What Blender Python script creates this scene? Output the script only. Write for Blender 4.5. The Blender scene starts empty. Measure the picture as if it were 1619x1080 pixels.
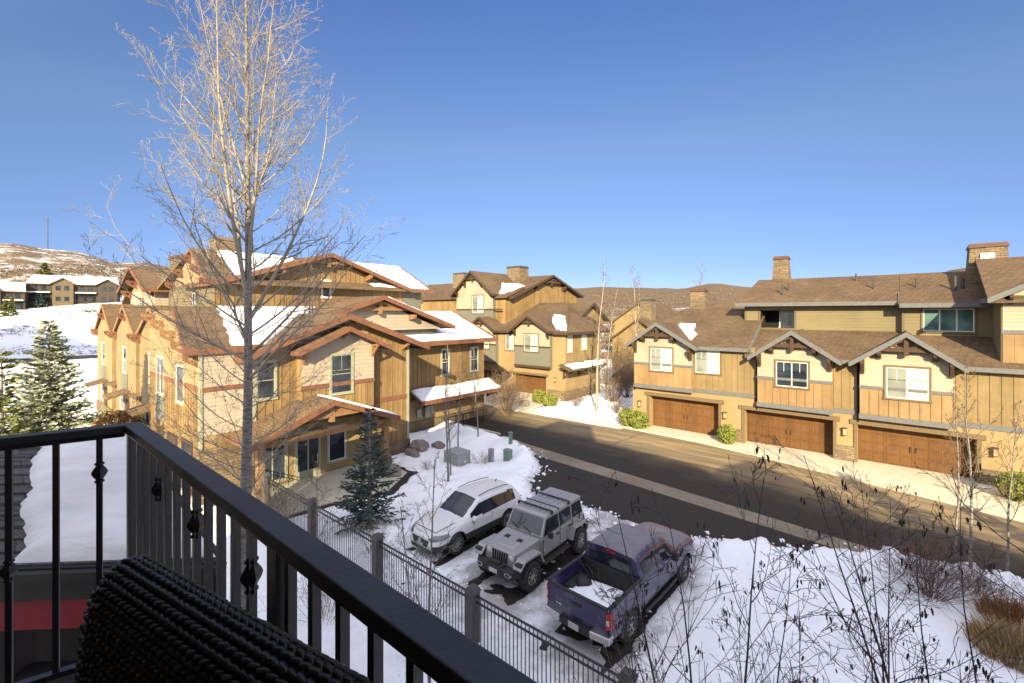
import bpy, bmesh, math, random
from mathutils import Vector, noise, Matrix
R = math.radians
C = bpy.context.scene.collection
ORG = {}

# ------------------------------------------------------------------ mesh helpers
class MB:
    def __init__(s): s.v = []; s.f = []
    def add(s, vs, fs):
        n = len(s.v); s.v.extend(vs); s.f.extend([tuple(i + n for i in f) for f in fs])
    def hexa(s, p):
        s.add([tuple(q) for q in p], [(0,3,2,1),(4,5,6,7),(0,1,5,4),(1,2,6,5),(2,3,7,6),(3,0,4,7)])
    def box(s, x0, y0, z0, x1, y1, z1):
        x0,x1=min(x0,x1),max(x0,x1); y0,y1=min(y0,y1),max(y0,y1); z0,z1=min(z0,z1),max(z0,z1)
        s.hexa([(x0,y0,z0),(x1,y0,z0),(x1,y1,z0),(x0,y1,z0),(x0,y0,z1),(x1,y0,z1),(x1,y1,z1),(x0,y1,z1)])
    def frustum(s, b, t):
        """b, t = (x0,x1,y0,y1,z)"""
        s.hexa([(b[0],b[2],b[4]),(b[1],b[2],b[4]),(b[1],b[3],b[4]),(b[0],b[3],b[4]),
                (t[0],t[2],t[4]),(t[1],t[2],t[4]),(t[1],t[3],t[4]),(t[0],t[3],t[4])])
    def prism(s, pts, vec):
        n = len(pts); a = [tuple(p) for p in pts]; b = [(p[0]+vec[0],p[1]+vec[1],p[2]+vec[2]) for p in pts]
        s.add(a+b, [tuple(range(n-1,-1,-1)), tuple(range(n,2*n))] + [(i,(i+1)%n,n+(i+1)%n,n+i) for i in range(n)])
    def slab(s, pts, t): s.prism([(p[0],p[1],p[2]-t) for p in pts], (0,0,t))
    def bar(s, p0, p1, w, h, up=(0,0,1)):
        p0, p1 = Vector(p0), Vector(p1); d = (p1-p0).normalized(); u = Vector(up)
        x = d.cross(u)
        if x.length < 1e-4: x = d.cross(Vector((1,0,0)))
        x.normalize(); u = x.cross(d).normalized()
        q = []
        for p in (p0, p1):
            q += [p-x*w/2-u*h/2, p+x*w/2-u*h/2, p+x*w/2+u*h/2, p-x*w/2+u*h/2]
        s.hexa(q)
    def tube(s, pts, rad, n=6, cap=True):
        pts = [Vector(p) for p in pts]; m = len(pts); base = len(s.v)
        d = (pts[1]-pts[0]).normalized()
        a = d.orthogonal().normalized()
        for i in range(m):
            if i == 0: t = pts[1]-pts[0]
            elif i == m-1: t = pts[i]-pts[i-1]
            else: t = pts[i+1]-pts[i-1]
            t.normalize(); a = (a - t*a.dot(t))
            if a.length < 1e-5: a = t.orthogonal()
            a.normalize(); b = t.cross(a); r = rad[i] if hasattr(rad,'__len__') else rad
            for k in range(n):
                an = 2*math.pi*k/n; c = pts[i]+a*(math.cos(an)*r)+b*(math.sin(an)*r); s.v.append((c.x,c.y,c.z))
        for i in range(m-1):
            for k in range(n):
                k2 = (k+1) % n; s.f.append((base+i*n+k, base+i*n+k2, base+(i+1)*n+k2, base+(i+1)*n+k))
        if cap:
            s.f.append(tuple(base+k for k in range(n-1,-1,-1))); s.f.append(tuple(base+(m-1)*n+k for k in range(n)))
    def lathe(s, prof, c, axis='z', n=16, cap=True):
        """prof = [(r, h)] revolved about an axis through c"""
        base = len(s.v); m = len(prof)
        for r, h in prof:
            for k in range(n):
                a = 2*math.pi*k/n; p, q = r*math.cos(a), r*math.sin(a)
                s.v.append({'z':(c[0]+p,c[1]+q,c[2]+h),'x':(c[0]+h,c[1]+p,c[2]+q),'y':(c[0]+q,c[1]+h,c[2]+p)}[axis])
        for i in range(m-1):
            for k in range(n):
                k2=(k+1)%n; s.f.append((base+i*n+k,base+i*n+k2,base+(i+1)*n+k2,base+(i+1)*n+k))
        if cap: s.f.append(tuple(base+k for k in range(n-1,-1,-1))); s.f.append(tuple(base+(m-1)*n+k for k in range(n)))
    def blob(s, c, r, sub=1, jit=.2, rng=random, flat=1.0, sq=(1,1,1)):
        bm = bmesh.new(); bmesh.ops.create_icosphere(bm, subdivisions=sub, radius=1)
        off = Vector((rng.uniform(0,99),rng.uniform(0,99),rng.uniform(0,99)))
        bm.verts.index_update()
        vs=[]
        for v in bm.verts:
            k = 1+jit*noise.noise(v.co*1.3+off)*2
            vs.append((c[0]+v.co.x*r*k*sq[0], c[1]+v.co.y*r*k*sq[1], c[2]+v.co.z*r*k*flat*sq[2]))
        s.add(vs, [tuple(v.index for v in f.verts) for f in bm.faces]); bm.free()
    def build(s, name, mat, parent=None, smooth=False, bevel=0, org=None, recalc=True, angle=35):
        o0 = ORG.get(parent.name, (0,0,0)) if parent else (org or (0,0,0))
        me = bpy.data.meshes.new(name)
        me.from_pydata([(a-o0[0], b-o0[1], c-o0[2]) for a,b,c in s.v], [], s.f)
        if recalc:
            bm = bmesh.new(); bm.from_mesh(me); bmesh.ops.recalc_face_normals(bm, faces=bm.faces); bm.to_mesh(me); bm.free()
        me.update()
        if smooth:
            me.shade_smooth()
            if angle: me.set_sharp_from_angle(angle=R(angle))
        me.materials.append(mat)
        o = bpy.data.objects.new(name, me); C.objects.link(o)
        if parent: o.parent = parent; ORG[o.name] = o0
        else: o.location = o0; ORG[o.name] = o0
        if bevel:
            m = o.modifiers.new('bevel','BEVEL'); m.width = bevel; m.segments = 2; m.limit_method='ANGLE'; m.angle_limit=R(40)
        return o

def pieces(mb, name, mat, parent):
    """build every loose piece of mb as an object of its own"""
    par=list(range(len(mb.v)))
    def find(a):
        while par[a]!=a: par[a]=par[par[a]]; a=par[a]
        return a
    for f in mb.f:
        for k in f[1:]: par[find(k)]=find(f[0])
    groups={}
    for f in mb.f: groups.setdefault(find(f[0]),[]).append(f)
    for fs in groups.values():
        m=MB(); ix={}
        for f in fs:
            for k in f:
                if k not in ix: ix[k]=len(m.v); m.v.append(mb.v[k])
            m.f.append(tuple(ix[k] for k in f))
        m.build(name,mat,parent)
def thing(name, label, cat, loc=(0,0,0), rz=0, group=None, local=False):
    o = bpy.data.objects.new(name, None); C.objects.link(o); o.location = loc; o.rotation_euler = (0,0,rz)
    o.empty_display_size = .2
    ORG[o.name] = (0,0,0) if local else tuple(loc)
    return tag(o, label, cat, group)
def tag(o, label, cat, group=None, kind=None):
    o['label'] = label; o['category'] = cat
    if group: o['group'] = group
    if kind: o['kind'] = kind
    return o
def struct(o): o['kind'] = 'structure'; return o
def copy_tree(o, parent=None):
    c = o.copy(); C.objects.link(c); ORG[c.name] = ORG.get(o.name,(0,0,0))
    if parent: c.parent = parent
    for ch in list(o.children): copy_tree(ch, c)
    return c

# ------------------------------------------------------------------ materials
def nt(name):
    m = bpy.data.materials.new(name); m.use_nodes = True; t = m.node_tree
    return m, t, t.nodes['Principled BSDF']
def N(t, typ, **kw):
    n = t.nodes.new(typ)
    for k, v in kw.items():
        if k.startswith('i_'): n.inputs[k[2:].replace('_',' ')].default_value = v
        else: setattr(n, k, v)
    return n
def ramp(t, fac, stops):
    r = t.nodes.new('ShaderNodeValToRGB'); e = r.color_ramp.elements
    while len(e) < len(stops): e.new(.5)
    for q, (p, c) in zip(e, stops): q.position = p; q.color = (*c, 1)
    t.links.new(fac, r.inputs[0]); return r.outputs[0]
def M(name, c1, c2=None, scale=3, rough=.8, bump=.0, bscale=None, stretch=(1,1,1), metal=0, spec=.3, detail=6, big=None, coat=0, spread=(.3,.7)):
    m, t, b = nt(name)
    b.inputs['Roughness'].default_value = rough; b.inputs['Metallic'].default_value = metal
    b.inputs['Specular IOR Level'].default_value = spec; b.inputs['Coat Weight'].default_value = coat
    tc = N(t,'ShaderNodeTexCoord'); mp = N(t,'ShaderNodeMapping'); mp.inputs['Scale'].default_value = stretch
    t.links.new(tc.outputs['Object'], mp.inputs[0])
    c2 = c2 or tuple(x*.75 for x in c1)
    n1 = N(t,'ShaderNodeTexNoise', i_Scale=scale, i_Detail=detail, i_Roughness=.65); t.links.new(mp.outputs[0], n1.inputs['Vector'])
    col = ramp(t, n1.outputs[0], [(spread[0],c2),(spread[1],c1)])
    if big:
        n2 = N(t,'ShaderNodeTexNoise', i_Scale=big[0], i_Detail=3); t.links.new(tc.outputs['Object'], n2.inputs['Vector'])
        mx = N(t,'ShaderNodeMix', data_type='RGBA', blend_type='MULTIPLY'); mx.inputs[0].default_value = 1
        t.links.new(col, mx.inputs[6]); t.links.new(ramp(t, n2.outputs[0], [(.35,(big[1],)*3),(.65,(1,1,1))]), mx.inputs[7]); col = mx.outputs[2]
    t.links.new(col, b.inputs['Base Color'])
    if bump:
        n3 = N(t,'ShaderNodeTexNoise', i_Scale=bscale or scale*3, i_Detail=5); t.links.new(mp.outputs[0], n3.inputs['Vector'])
        bp = N(t,'ShaderNodeBump', i_Strength=bump, i_Distance=.05); t.links.new(n3.outputs[0], bp.inputs['Height']); t.links.new(bp.outputs[0], b.inputs['Normal'])
    return m
def wood(name, c1, c2, step=.406, **kw):
    """vertical boards: tone per board from floor((x+y)/step), streaks along z"""
    m, t, b = nt(name); b.inputs['Roughness'].default_value = .75; b.inputs['Specular IOR Level'].default_value=.25
    tc = N(t,'ShaderNodeTexCoord'); sp = N(t,'ShaderNodeSeparateXYZ'); t.links.new(tc.outputs['Object'], sp.inputs[0])
    a = N(t,'ShaderNodeMath', operation='ADD'); t.links.new(sp.outputs[0],a.inputs[0]); t.links.new(sp.outputs[1],a.inputs[1])
    d = N(t,'ShaderNodeMath', operation='DIVIDE'); t.links.new(a.outputs[0],d.inputs[0]); d.inputs[1].default_value = step
    fl = N(t,'ShaderNodeMath', operation='FLOOR'); t.links.new(d.outputs[0], fl.inputs[0])
    wn = N(t,'ShaderNodeTexWhiteNoise', noise_dimensions='1D'); t.links.new(fl.outputs[0], wn.inputs['W'])
    mp = N(t,'ShaderNodeMapping'); mp.inputs['Scale'].default_value = (9,9,.7); t.links.new(tc.outputs['Object'], mp.inputs[0])
    n1 = N(t,'ShaderNodeTexNoise', i_Scale=1.2, i_Detail=7, i_Roughness=.7); t.links.new(mp.outputs[0], n1.inputs['Vector'])
    mx = N(t,'ShaderNodeMath', operation='MULTIPLY_ADD'); t.links.new(wn.outputs[0],mx.inputs[0]); mx.inputs[1].default_value=.28
    t.links.new(n1.outputs[0], mx.inputs[2])
    n5 = N(t,'ShaderNodeTexNoise', i_Scale=.55, i_Detail=6, i_Roughness=.7); t.links.new(tc.outputs['Object'], n5.inputs['Vector'])
    m5 = N(t,'ShaderNodeMix', data_type='RGBA', blend_type='MULTIPLY'); m5.inputs[0].default_value=1
    t.links.new(ramp(t, mx.outputs[0], [(.35,c2),(.85,c1)]), m5.inputs[6]); t.links.new(ramp(t,n5.outputs[0],[(.32,(.74,.72,.70)),(.62,(1.06,1.04,1.0))]), m5.inputs[7])
    oi = N(t,'ShaderNodeObjectInfo'); m6 = N(t,'ShaderNodeMix', data_type='RGBA', blend_type='MULTIPLY'); m6.inputs[0].default_value=1
    t.links.new(m5.outputs[2], m6.inputs[6]); t.links.new(ramp(t,oi.outputs['Random'],[(0,(.84,.83,.82)),(1,(1.08,1.06,1.04))]), m6.inputs[7])
    t.links.new(m6.outputs[2], b.inputs['Base Color'])
    bp = N(t,'ShaderNodeBump', i_Strength=.25, i_Distance=.02); t.links.new(n1.outputs[0], bp.inputs['Height']); t.links.new(bp.outputs[0], b.inputs['Normal'])
    return m
def brick(name, cols, mortar, w, h, ms=.01, rough=.85, bump=.6, vec='sum', zs=1.0):
    m, t, b = nt(name); b.inputs['Roughness'].default_value = rough; b.inputs['Specular IOR Level'].default_value=.2
    tc = N(t,'ShaderNodeTexCoord'); sp = N(t,'ShaderNodeSeparateXYZ'); t.links.new(tc.outputs['Object'], sp.inputs[0])
    a = N(t,'ShaderNodeMath', operation='ADD'); t.links.new(sp.outputs[0],a.inputs[0]); t.links.new(sp.outputs[1],a.inputs[1])
    z = N(t,'ShaderNodeMath', operation='MULTIPLY'); t.links.new(sp.outputs[2],z.inputs[0]); z.inputs[1].default_value=zs
    cb = N(t,'ShaderNodeCombineXYZ'); t.links.new(a.outputs[0],cb.inputs[0]); t.links.new(z.outputs[0],cb.inputs[1])
    nz = N(t,'ShaderNodeTexNoise', i_Scale=2.5, i_Detail=3); t.links.new(tc.outputs['Object'], nz.inputs['Vector'])
    va = N(t,'ShaderNodeVectorMath', operation='MULTIPLY_ADD'); t.links.new(nz.outputs['Color'], va.inputs[0]); va.inputs[1].default_value=(.12,.05,0); t.links.new(cb.outputs[0], va.inputs[2])
    br = N(t,'ShaderNodeTexBrick', i_Scale=1.0); br.inputs['Brick Width'].default_value=w; br.inputs['Row Height'].default_value=h; br.inputs['Mortar Size'].default_value=ms
    br.inputs['Color1'].default_value=(*cols[0],1); br.inputs['Color2'].default_value=(*cols[1],1); br.inputs['Mortar'].default_value=(*mortar,1)
    t.links.new(va.outputs[0], br.inputs['Vector'])
    n2 = N(t,'ShaderNodeTexNoise', i_Scale=14, i_Detail=6); t.links.new(tc.outputs['Object'], n2.inputs['Vector'])
    n3 = N(t,'ShaderNodeTexNoise', i_Scale=.5, i_Detail=4); t.links.new(tc.outputs['Object'], n3.inputs['Vector'])
    mx = N(t,'ShaderNodeMix', data_type='RGBA', blend_type='MULTIPLY'); mx.inputs[0].default_value=1
    t.links.new(br.outputs[0], mx.inputs[6]); t.links.new(ramp(t,n2.outputs[0],[(.3,(.62,.62,.62)),(.7,(1.1,1.1,1.1))]), mx.inputs[7])
    m2 = N(t,'ShaderNodeMix', data_type='RGBA', blend_type='MULTIPLY'); m2.inputs[0].default_value=1
    t.links.new(mx.outputs[2], m2.inputs[6]); t.links.new(ramp(t,n3.outputs[0],[(.3,(.75,.75,.75)),(.7,(1.1,1.1,1.1))]), m2.inputs[7])
    t.links.new(m2.outputs[2], b.inputs['Base Color'])
    bp = N(t,'ShaderNodeBump', i_Strength=bump, i_Distance=.03); t.links.new(mx.outputs[2], bp.inputs['Height']); t.links.new(bp.outputs[0], b.inputs['Normal'])
    return m
def glass(name, c=(.015,.02,.028), rough=.04, spec=.9, c2=None):
    m, t, b = nt(name); b.inputs['Roughness'].default_value=rough; b.inputs['Specular IOR Level'].default_value=spec
    tc = N(t,'ShaderNodeTexCoord'); n1 = N(t,'ShaderNodeTexNoise', i_Scale=.9, i_Detail=2); t.links.new(tc.outputs['Object'], n1.inputs['Vector'])
    t.links.new(ramp(t,n1.outputs[0],[(.4,c),(.6,c2 or tuple(x*2.2 for x in c))]), b.inputs['Base Color'])
    bp = N(t,'ShaderNodeBump', i_Strength=.03, i_Distance=.05); t.links.new(n1.outputs[0], bp.inputs['Height']); t.links.new(bp.outputs[0], b.inputs['Normal'])
    return m
def snowmat(name, dirt=0.0):
    m, t, b = nt(name); b.inputs['Roughness'].default_value=.6; b.inputs['Specular IOR Level'].default_value=.2
    tc = N(t,'ShaderNodeTexCoord'); n1 = N(t,'ShaderNodeTexNoise', i_Scale=.55, i_Detail=9, i_Roughness=.7); t.links.new(tc.outputs['Object'], n1.inputs['Vector'])
    n2 = N(t,'ShaderNodeTexNoise', i_Scale=6, i_Detail=6, i_Roughness=.7); t.links.new(tc.outputs['Object'], n2.inputs['Vector'])
    c = ramp(t,n1.outputs[0],[(.3,(.78,.79,.82)),(.6,(.9,.9,.91))])
    if dirt:
        sp = ramp(t,n2.outputs[0],[(.62,(1,1,1)),(.74,(.45,.38,.32))])
        mx = N(t,'ShaderNodeMix', data_type='RGBA', blend_type='MULTIPLY'); mx.inputs[0].default_value=dirt
        t.links.new(c,mx.inputs[6]); t.links.new(sp,mx.inputs[7]); c=mx.outputs[2]
    if dirt:
        at=N(t,'ShaderNodeAttribute',attribute_name='slush'); n4=N(t,'ShaderNodeTexNoise', i_Scale=2.2, i_Detail=8, i_Roughness=.75); t.links.new(tc.outputs['Object'], n4.inputs['Vector'])
        a4=N(t,'ShaderNodeMath',operation='MULTIPLY_ADD'); t.links.new(at.outputs['Fac'],a4.inputs[0]); a4.inputs[1].default_value=.62; t.links.new(n4.outputs[0],a4.inputs[2])
        f4=ramp(t,a4.outputs[0],[(.64,(0,0,0)),(.8,(.35,)*3),(1.05,(.85,)*3)]); m4=N(t,'ShaderNodeMix',data_type='RGBA'); t.links.new(f4,m4.inputs[0]); t.links.new(c,m4.inputs[6]); m4.inputs[7].default_value=(.30,.27,.26,1); c=m4.outputs[2]
    t.links.new(c,b.inputs['Base Color'])
    ad = N(t,'ShaderNodeMath', operation='MULTIPLY_ADD'); t.links.new(n1.outputs[0],ad.inputs[0]); ad.inputs[1].default_value=2.5; t.links.new(n2.outputs[0],ad.inputs[2])
    bp = N(t,'ShaderNodeBump', i_Strength=.8, i_Distance=.06); t.links.new(ad.outputs[0], bp.inputs['Height']); t.links.new(bp.outputs[0], b.inputs['Normal'])
    return m

m_snow = snowmat('snow'); m_snowd = snowmat('trodden_snow', .8)
m_ochre = wood('ochre_board_siding', (.275,.187,.085), (.165,.105,.045))
m_tan = wood('tan_board_siding', (.275,.205,.105), (.22,.158,.078))
m_orange = wood('orange_board_siding', (.275,.185,.098), (.215,.14,.07))
m_cream = M('cream_lap_siding', (.39,.325,.245), (.33,.27,.20), scale=3, stretch=(.4,.4,6), bump=.1, big=(.5,.82))
m_olive = M('olive_lap_siding', (.20,.165,.09), (.165,.135,.07), scale=3, stretch=(.4,.4,6), bump=.1, big=(.5,.82))
m_stucco = M('ochre_stucco', (.32,.225,.115), (.27,.185,.09), scale=5, bump=.25, bscale=40, big=(.6,.85))
m_grey = M('grey_green_panel', (.15,.145,.115), (.125,.12,.095), scale=3, stretch=(6,6,.5), bump=.1)
m_greytrim = M('blue_grey_trim', (.135,.135,.135), (.10,.10,.10), scale=5)
m_timber = M('dark_brown_timber', (.075,.045,.028), (.045,.027,.017), scale=4, stretch=(3,3,3), bump=.3)
m_red = M('rust_brown_fascia', (.195,.088,.047), (.125,.054,.03), scale=3, bump=.2)
m_rust = M('russet_timber', (.27,.155,.075), (.165,.09,.04), scale=4, bump=.3)
m_garage = wood('stained_garage_wood', (.145,.070,.026), (.095,.045,.016), step=.61)
m_shingle = brick('brown_shingles', ((.165,.110,.066),(.118,.078,.047)), (.06,.042,.028), .33, .14, ms=.012, zs=2.6, bump=.8)
m_shingle2 = brick('tan_shingles', ((.205,.138,.078),(.155,.10,.057)), (.085,.056,.034), .33, .14, ms=.012, zs=2.6, bump=.8)
m_shingleg = brick('grey_shingles', ((.12,.115,.12),(.085,.08,.085)), (.05,.05,.05), .35, .16, ms=.012, zs=2.6)
m_stone = brick('ledge_stone', ((.25,.185,.11),(.155,.115,.075)), (.08,.06,.04), .42, .14, ms=.012, bump=1)
m_cap = M('chimney_cap_brown', (.10,.045,.026), (.07,.034,.02), scale=6, rough=.6)
m_capd = M('chimney_cap_dark', (.06,.055,.05), (.04,.038,.035), scale=6, rough=.6)
m_sash = M('white_sash', (.60,.585,.54), (.54,.525,.48), scale=8, rough=.5)
m_sashg = M('sage_sash', (.30,.30,.215), (.25,.25,.175), scale=8, rough=.5)
m_wtrim = M('brown_window_trim', (.15,.105,.06), (.115,.08,.042), scale=8)
m_glass = glass('dark_window_glass', spec=.22)
m_glassb = glass('window_glass_with_blind', (.42,.41,.35), .25, .4, (.50,.49,.42))
m_glassc = glass('window_glass_with_grey_curtain', (.15,.16,.135), .2, .4, (.22,.23,.195))
m_lampglass = M('amber_lamp_glass', (.40,.30,.17), (.34,.25,.14), scale=8, rough=.3)
m_glassg = glass('green_tinted_glass', (.05,.09,.085), .05, .8)
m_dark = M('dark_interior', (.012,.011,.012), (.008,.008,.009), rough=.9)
m_black = M('black_metal', (.012,.011,.014), (.022,.02,.026), scale=20, rough=.42, spec=.5, bump=.05)
m_railcap = M('black_rail_paint', (.022,.020,.023), (.040,.036,.041), scale=5, rough=.55, spec=.45, bump=.08, bscale=70, big=(2.2,.7))
m_pole = M('weathered_fence_post', (.10,.092,.09), (.06,.055,.055), scale=8, bump=.4, stretch=(3,3,.6))
m_conc = M('pale_concrete', (.60,.545,.42), (.50,.45,.34), scale=2.5, rough=.9, bump=.15, bscale=30, big=(.35,.8))
m_gut = M('gutter_concrete', (.28,.23,.17), (.19,.155,.115), scale=2.5, rough=.9, bump=.15, bscale=30, big=(.35,.75))
m_plast = M('utility_green', (.16,.24,.19), (.13,.20,.16), scale=6, rough=.6)
m_util = M('utility_grey', (.30,.30,.29), (.22,.22,.22), scale=6, rough=.6)
m_rock = M('boulder_rock', (.25,.21,.18), (.14,.115,.10), scale=3, bump=.8)
m_bark = M('aspen_bark', (.22,.205,.185), (.085,.075,.072), scale=3, stretch=(2,2,5), bump=.5, spread=(.35,.55))
m_barkw = M('white_aspen_bark', (.33,.295,.23), (.18,.155,.12), scale=3, stretch=(2,2,5), bump=.4)
m_twig = M('aspen_twigs', (.36,.31,.235), (.17,.14,.11), scale=2)
m_twigd = M('dark_twigs', (.055,.043,.045), (.035,.028,.03), scale=3)
m_twigt = M('tan_twigs', (.19,.135,.085), (.11,.075,.05), scale=3)
m_catkin = M('dark_catkins', (.022,.014,.014), (.04,.025,.022), scale=9)
def leafmat(name, c1, c2, c3):
    m,t,b = nt(name); b.inputs['Roughness'].default_value=.7; b.inputs['Specular IOR Level'].default_value=.2
    g = N(t,'ShaderNodeNewGeometry'); tc = N(t,'ShaderNodeTexCoord')
    n1 = N(t,'ShaderNodeTexNoise', i_Scale=2.2, i_Detail=3); t.links.new(tc.outputs['Object'], n1.inputs['Vector'])
    a = N(t,'ShaderNodeMath', operation='MULTIPLY_ADD'); t.links.new(g.outputs['Random Per Island'], a.inputs[0]); a.inputs[1].default_value=.55; t.links.new(n1.outputs[0], a.inputs[2])
    s = N(t,'ShaderNodeMath', operation='SUBTRACT'); t.links.new(a.outputs[0], s.inputs[0]); s.inputs[1].default_value=.27
    t.links.new(ramp(t,s.outputs[0],[(.2,c1),(.5,c2),(.8,c3)]), b.inputs['Base Color']); return m
m_spruce = leafmat('silver_spruce_needles', (.105,.13,.07), (.20,.225,.14), (.33,.34,.25))
m_bluespruce = leafmat('blue_spruce_needles', (.025,.045,.038), (.05,.08,.066), (.10,.135,.115))
m_pine = leafmat('pine_needles', (.03,.05,.02), (.09,.11,.03), (.26,.26,.06))
m_bush = leafmat('green_bush_leaves', (.06,.075,.015), (.13,.15,.028), (.21,.22,.05))
m_orangeleaf = leafmat('orange_dry_leaves', (.17,.08,.03), (.26,.125,.045), (.32,.19,.08))
m_purple = leafmat('purple_brown_leaves', (.05,.03,.025), (.11,.06,.05), (.2,.12,.08))
m_yellowgrass = leafmat('tan_dry_grass', (.20,.125,.06), (.33,.22,.10), (.45,.33,.18))
m_scrub = leafmat('hillside_scrub', (.075,.058,.045), (.115,.09,.066), (.16,.127,.092))

# ------------------------------------------------------------------ facade helper
class F:
    """a facade: 'S' faces -Y at y=c (s is x), 'E' faces +X at x=c (s is y)"""
    def __init__(f, k, c): f.k = k; f.c = c
    def P(f, s, o, z): return (s, f.c-o, z) if f.k == 'S' else (f.c+o, s, z)
    def box(f, mb, s0, s1, o0, o1, z0, z1):
        a, b = f.P(s0,o0,z0), f.P(s1,o1,z1); mb.box(*a, *b)
    def poly(f, mb, pts, o0, o1):
        a = [f.P(s,o0,z) for s,z in pts]; q = f.P(0,o1,0); p = f.P(0,o0,0)
        mb.prism(a, (q[0]-p[0], q[1]-p[1], 0))
    def battens(f, mb, s0, s1, z0, top, step=.406, w=.055, d=.03, o=0):
        n = max(1, round((s1-s0)/step)); 
        for i in range(n+1):
            s = s0 + (s1-s0)*i/n; zt = top(s) if callable(top) else top
            if zt-z0 > .1: f.box(mb, s-w/2, s+w/2, o, o+d, z0, zt)
    def laps(f, mb, s0, s1, z0, z1, clip=None, ex=.19, o=0):
        z = z0
        while z < z1-.02:
            zt = min(z+ex, z1); a, b, c, d = s0, s1, s0, s1
            if clip: (a, b), (c, d) = clip(z), clip(zt)
            if d-c < .02: c = d = (c+d)/2; d += .01
            if b-a > .05: f.poly_lap(mb, a, b, c, d, z, zt, o)
            z += ex
    def poly_lap(f, mb, a, b, c, d, z, zt, o):
        mb.hexa([f.P(a,o,z),f.P(b,o,z),f.P(b,o+.028,z),f.P(a,o+.028,z),f.P(c,o,zt),f.P(d,o,zt),f.P(d,o+.008,zt),f.P(c,o+.008,zt)])

def window(f, s0, s1, z0, z1, par, cols=2, rows=1, pane=None, trim=None, sash=None, o=0, tw=.1, split=False):
    t = MB()
    f.box(t, s0-tw, s1+tw, o, o+.07, z1, z1+tw*1.2); f.box(t, s0-tw*1.3, s1+tw*1.3, o, o+.085, z0-tw, z0)
    f.box(t, s0-tw, s0, o, o+.07, z0, z1); f.box(t, s1, s1+tw, o, o+.07, z0, z1)
    w = t.build('window', trim or m_wtrim, par)
    if pane is m_glassb and cols == 2:
        sm = s0+(s1-s0)*.47
        g = MB(); f.box(g, s0+.02, sm, o+.005, o+.034, z0+.02, z1-.02); g.build('pane', m_glassc, w)
        g = MB(); f.box(g, sm+.001, s1-.02, o+.005, o+.034, z0+.02, z1-.02); g.build('pane', pane, w)
    else:
        g = MB(); f.box(g, s0+.02, s1-.02, o+.005, o+.034, z0+.02, z1-.02); g.build('pane', pane or m_glass, w)
    a = MB(); k = .05
    f.box(a, s0, s0+k, o+.004, o+.055, z0, z1); f.box(a, s1-k, s1, o+.004, o+.055, z0, z1)
    f.box(a, s0+k, s1-k, o+.004, o+.055, z0, z0+k); f.box(a, s0+k, s1-k, o+.004, o+.055, z1-k, z1)
    for i in range(1, cols):
        s = s0+(s1-s0)*i/cols; f.box(a, s-k*.6, s+k*.6, o+.004, o+.053, z0+k, z1-k)
    for i in range(1, rows):
        z = z0+(z1-z0)*i/rows; f.box(a, s0+k, s1-k, o+.004, o+.049, z-k*.4, z+k*.4)
    if split:
        for i in range(cols):
            s = s0+(s1-s0)*(i+.5)/cols; z = z0+(z1-z0)*.6
            f.box(a, s-.012, s+.012, o+.004, o+.045, z0+(z1-z0)*.6, z1-k); f.box(a, s0+k, s1-k, o+.004, o+.043, z-.012, z+.012)
    a.build('sash', sash or m_sash, w)
    return w

def garage_door(f, s0, s1, z0, z1, par, o=0, cols=8, rows=4):
    b = MB(); f.box(b, s0, s1, o-.06, o, z0, z1)
    cw, rh = (s1-s0)/cols, (z1-z0)/rows
    for i in range(cols):
        for j in range(rows):
            a, c = s0+i*cw, z0+j*rh
            f.box(b, a+.06, a+cw-.06, o, o+.018, c+.07, c+rh-.05)
    for j in range(rows):
        f.box(b, s0, s1, o, o+.024, z0+j*rh-.0, z0+j*rh+.05)
    for i in range(0, cols+1, 2):
        s = s0+i*cw; f.box(b, max(s0,s-.05), min(s1,s+.05), o, o+.030, z0, z1)
    d = b.build('garage_door', m_garage, par)
    for k in (-.12, .12):
        h = MB(); s = (s0+s1)/2+k; f.box(h, s-.02, s+.02, o+.03, o+.06, z0+.85, z0+1.15); h.build('handle', m_black, d)
    return d

def wall_lamp(f, s, z, par, o=0):
    b = MB(); f.box(b, s-.06, s+.06, o, o+.05, z-.05, z+.22); f.box(b, s-.11, s+.11, o+.05, o+.27, z+.24, z+.29)
    f.box(b, s-.09, s+.09, o+.07, o+.25, z-.16, z-.12)
    l = b.build('wall_lamp', m_timber, par)
    g = MB(); f.box(g, s-.07, s+.07, o+.09, o+.23, z-.12, z+.24); g.build('lamp_glass', m_lampglass, l)

def bracket(f, s, z, par, o=0, arm=.55, drop=.75, mat=None, w=.16):
    b = MB()
    f.box(b, s-w/2, s+w/2, o, o+w*.8, z-drop, z)
    f.box(b, s-w/2+.01, s+w/2-.01, o+w*.8, o+arm, z-w, z-.01)
    p, q = f.P(s,o+w*.6,z-drop+.1), f.P(s,o+arm-.06,z-w)
    b.bar(p, q, w*.7, w*.7)
    b.build('bracket', mat or m_timber, par)

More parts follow.
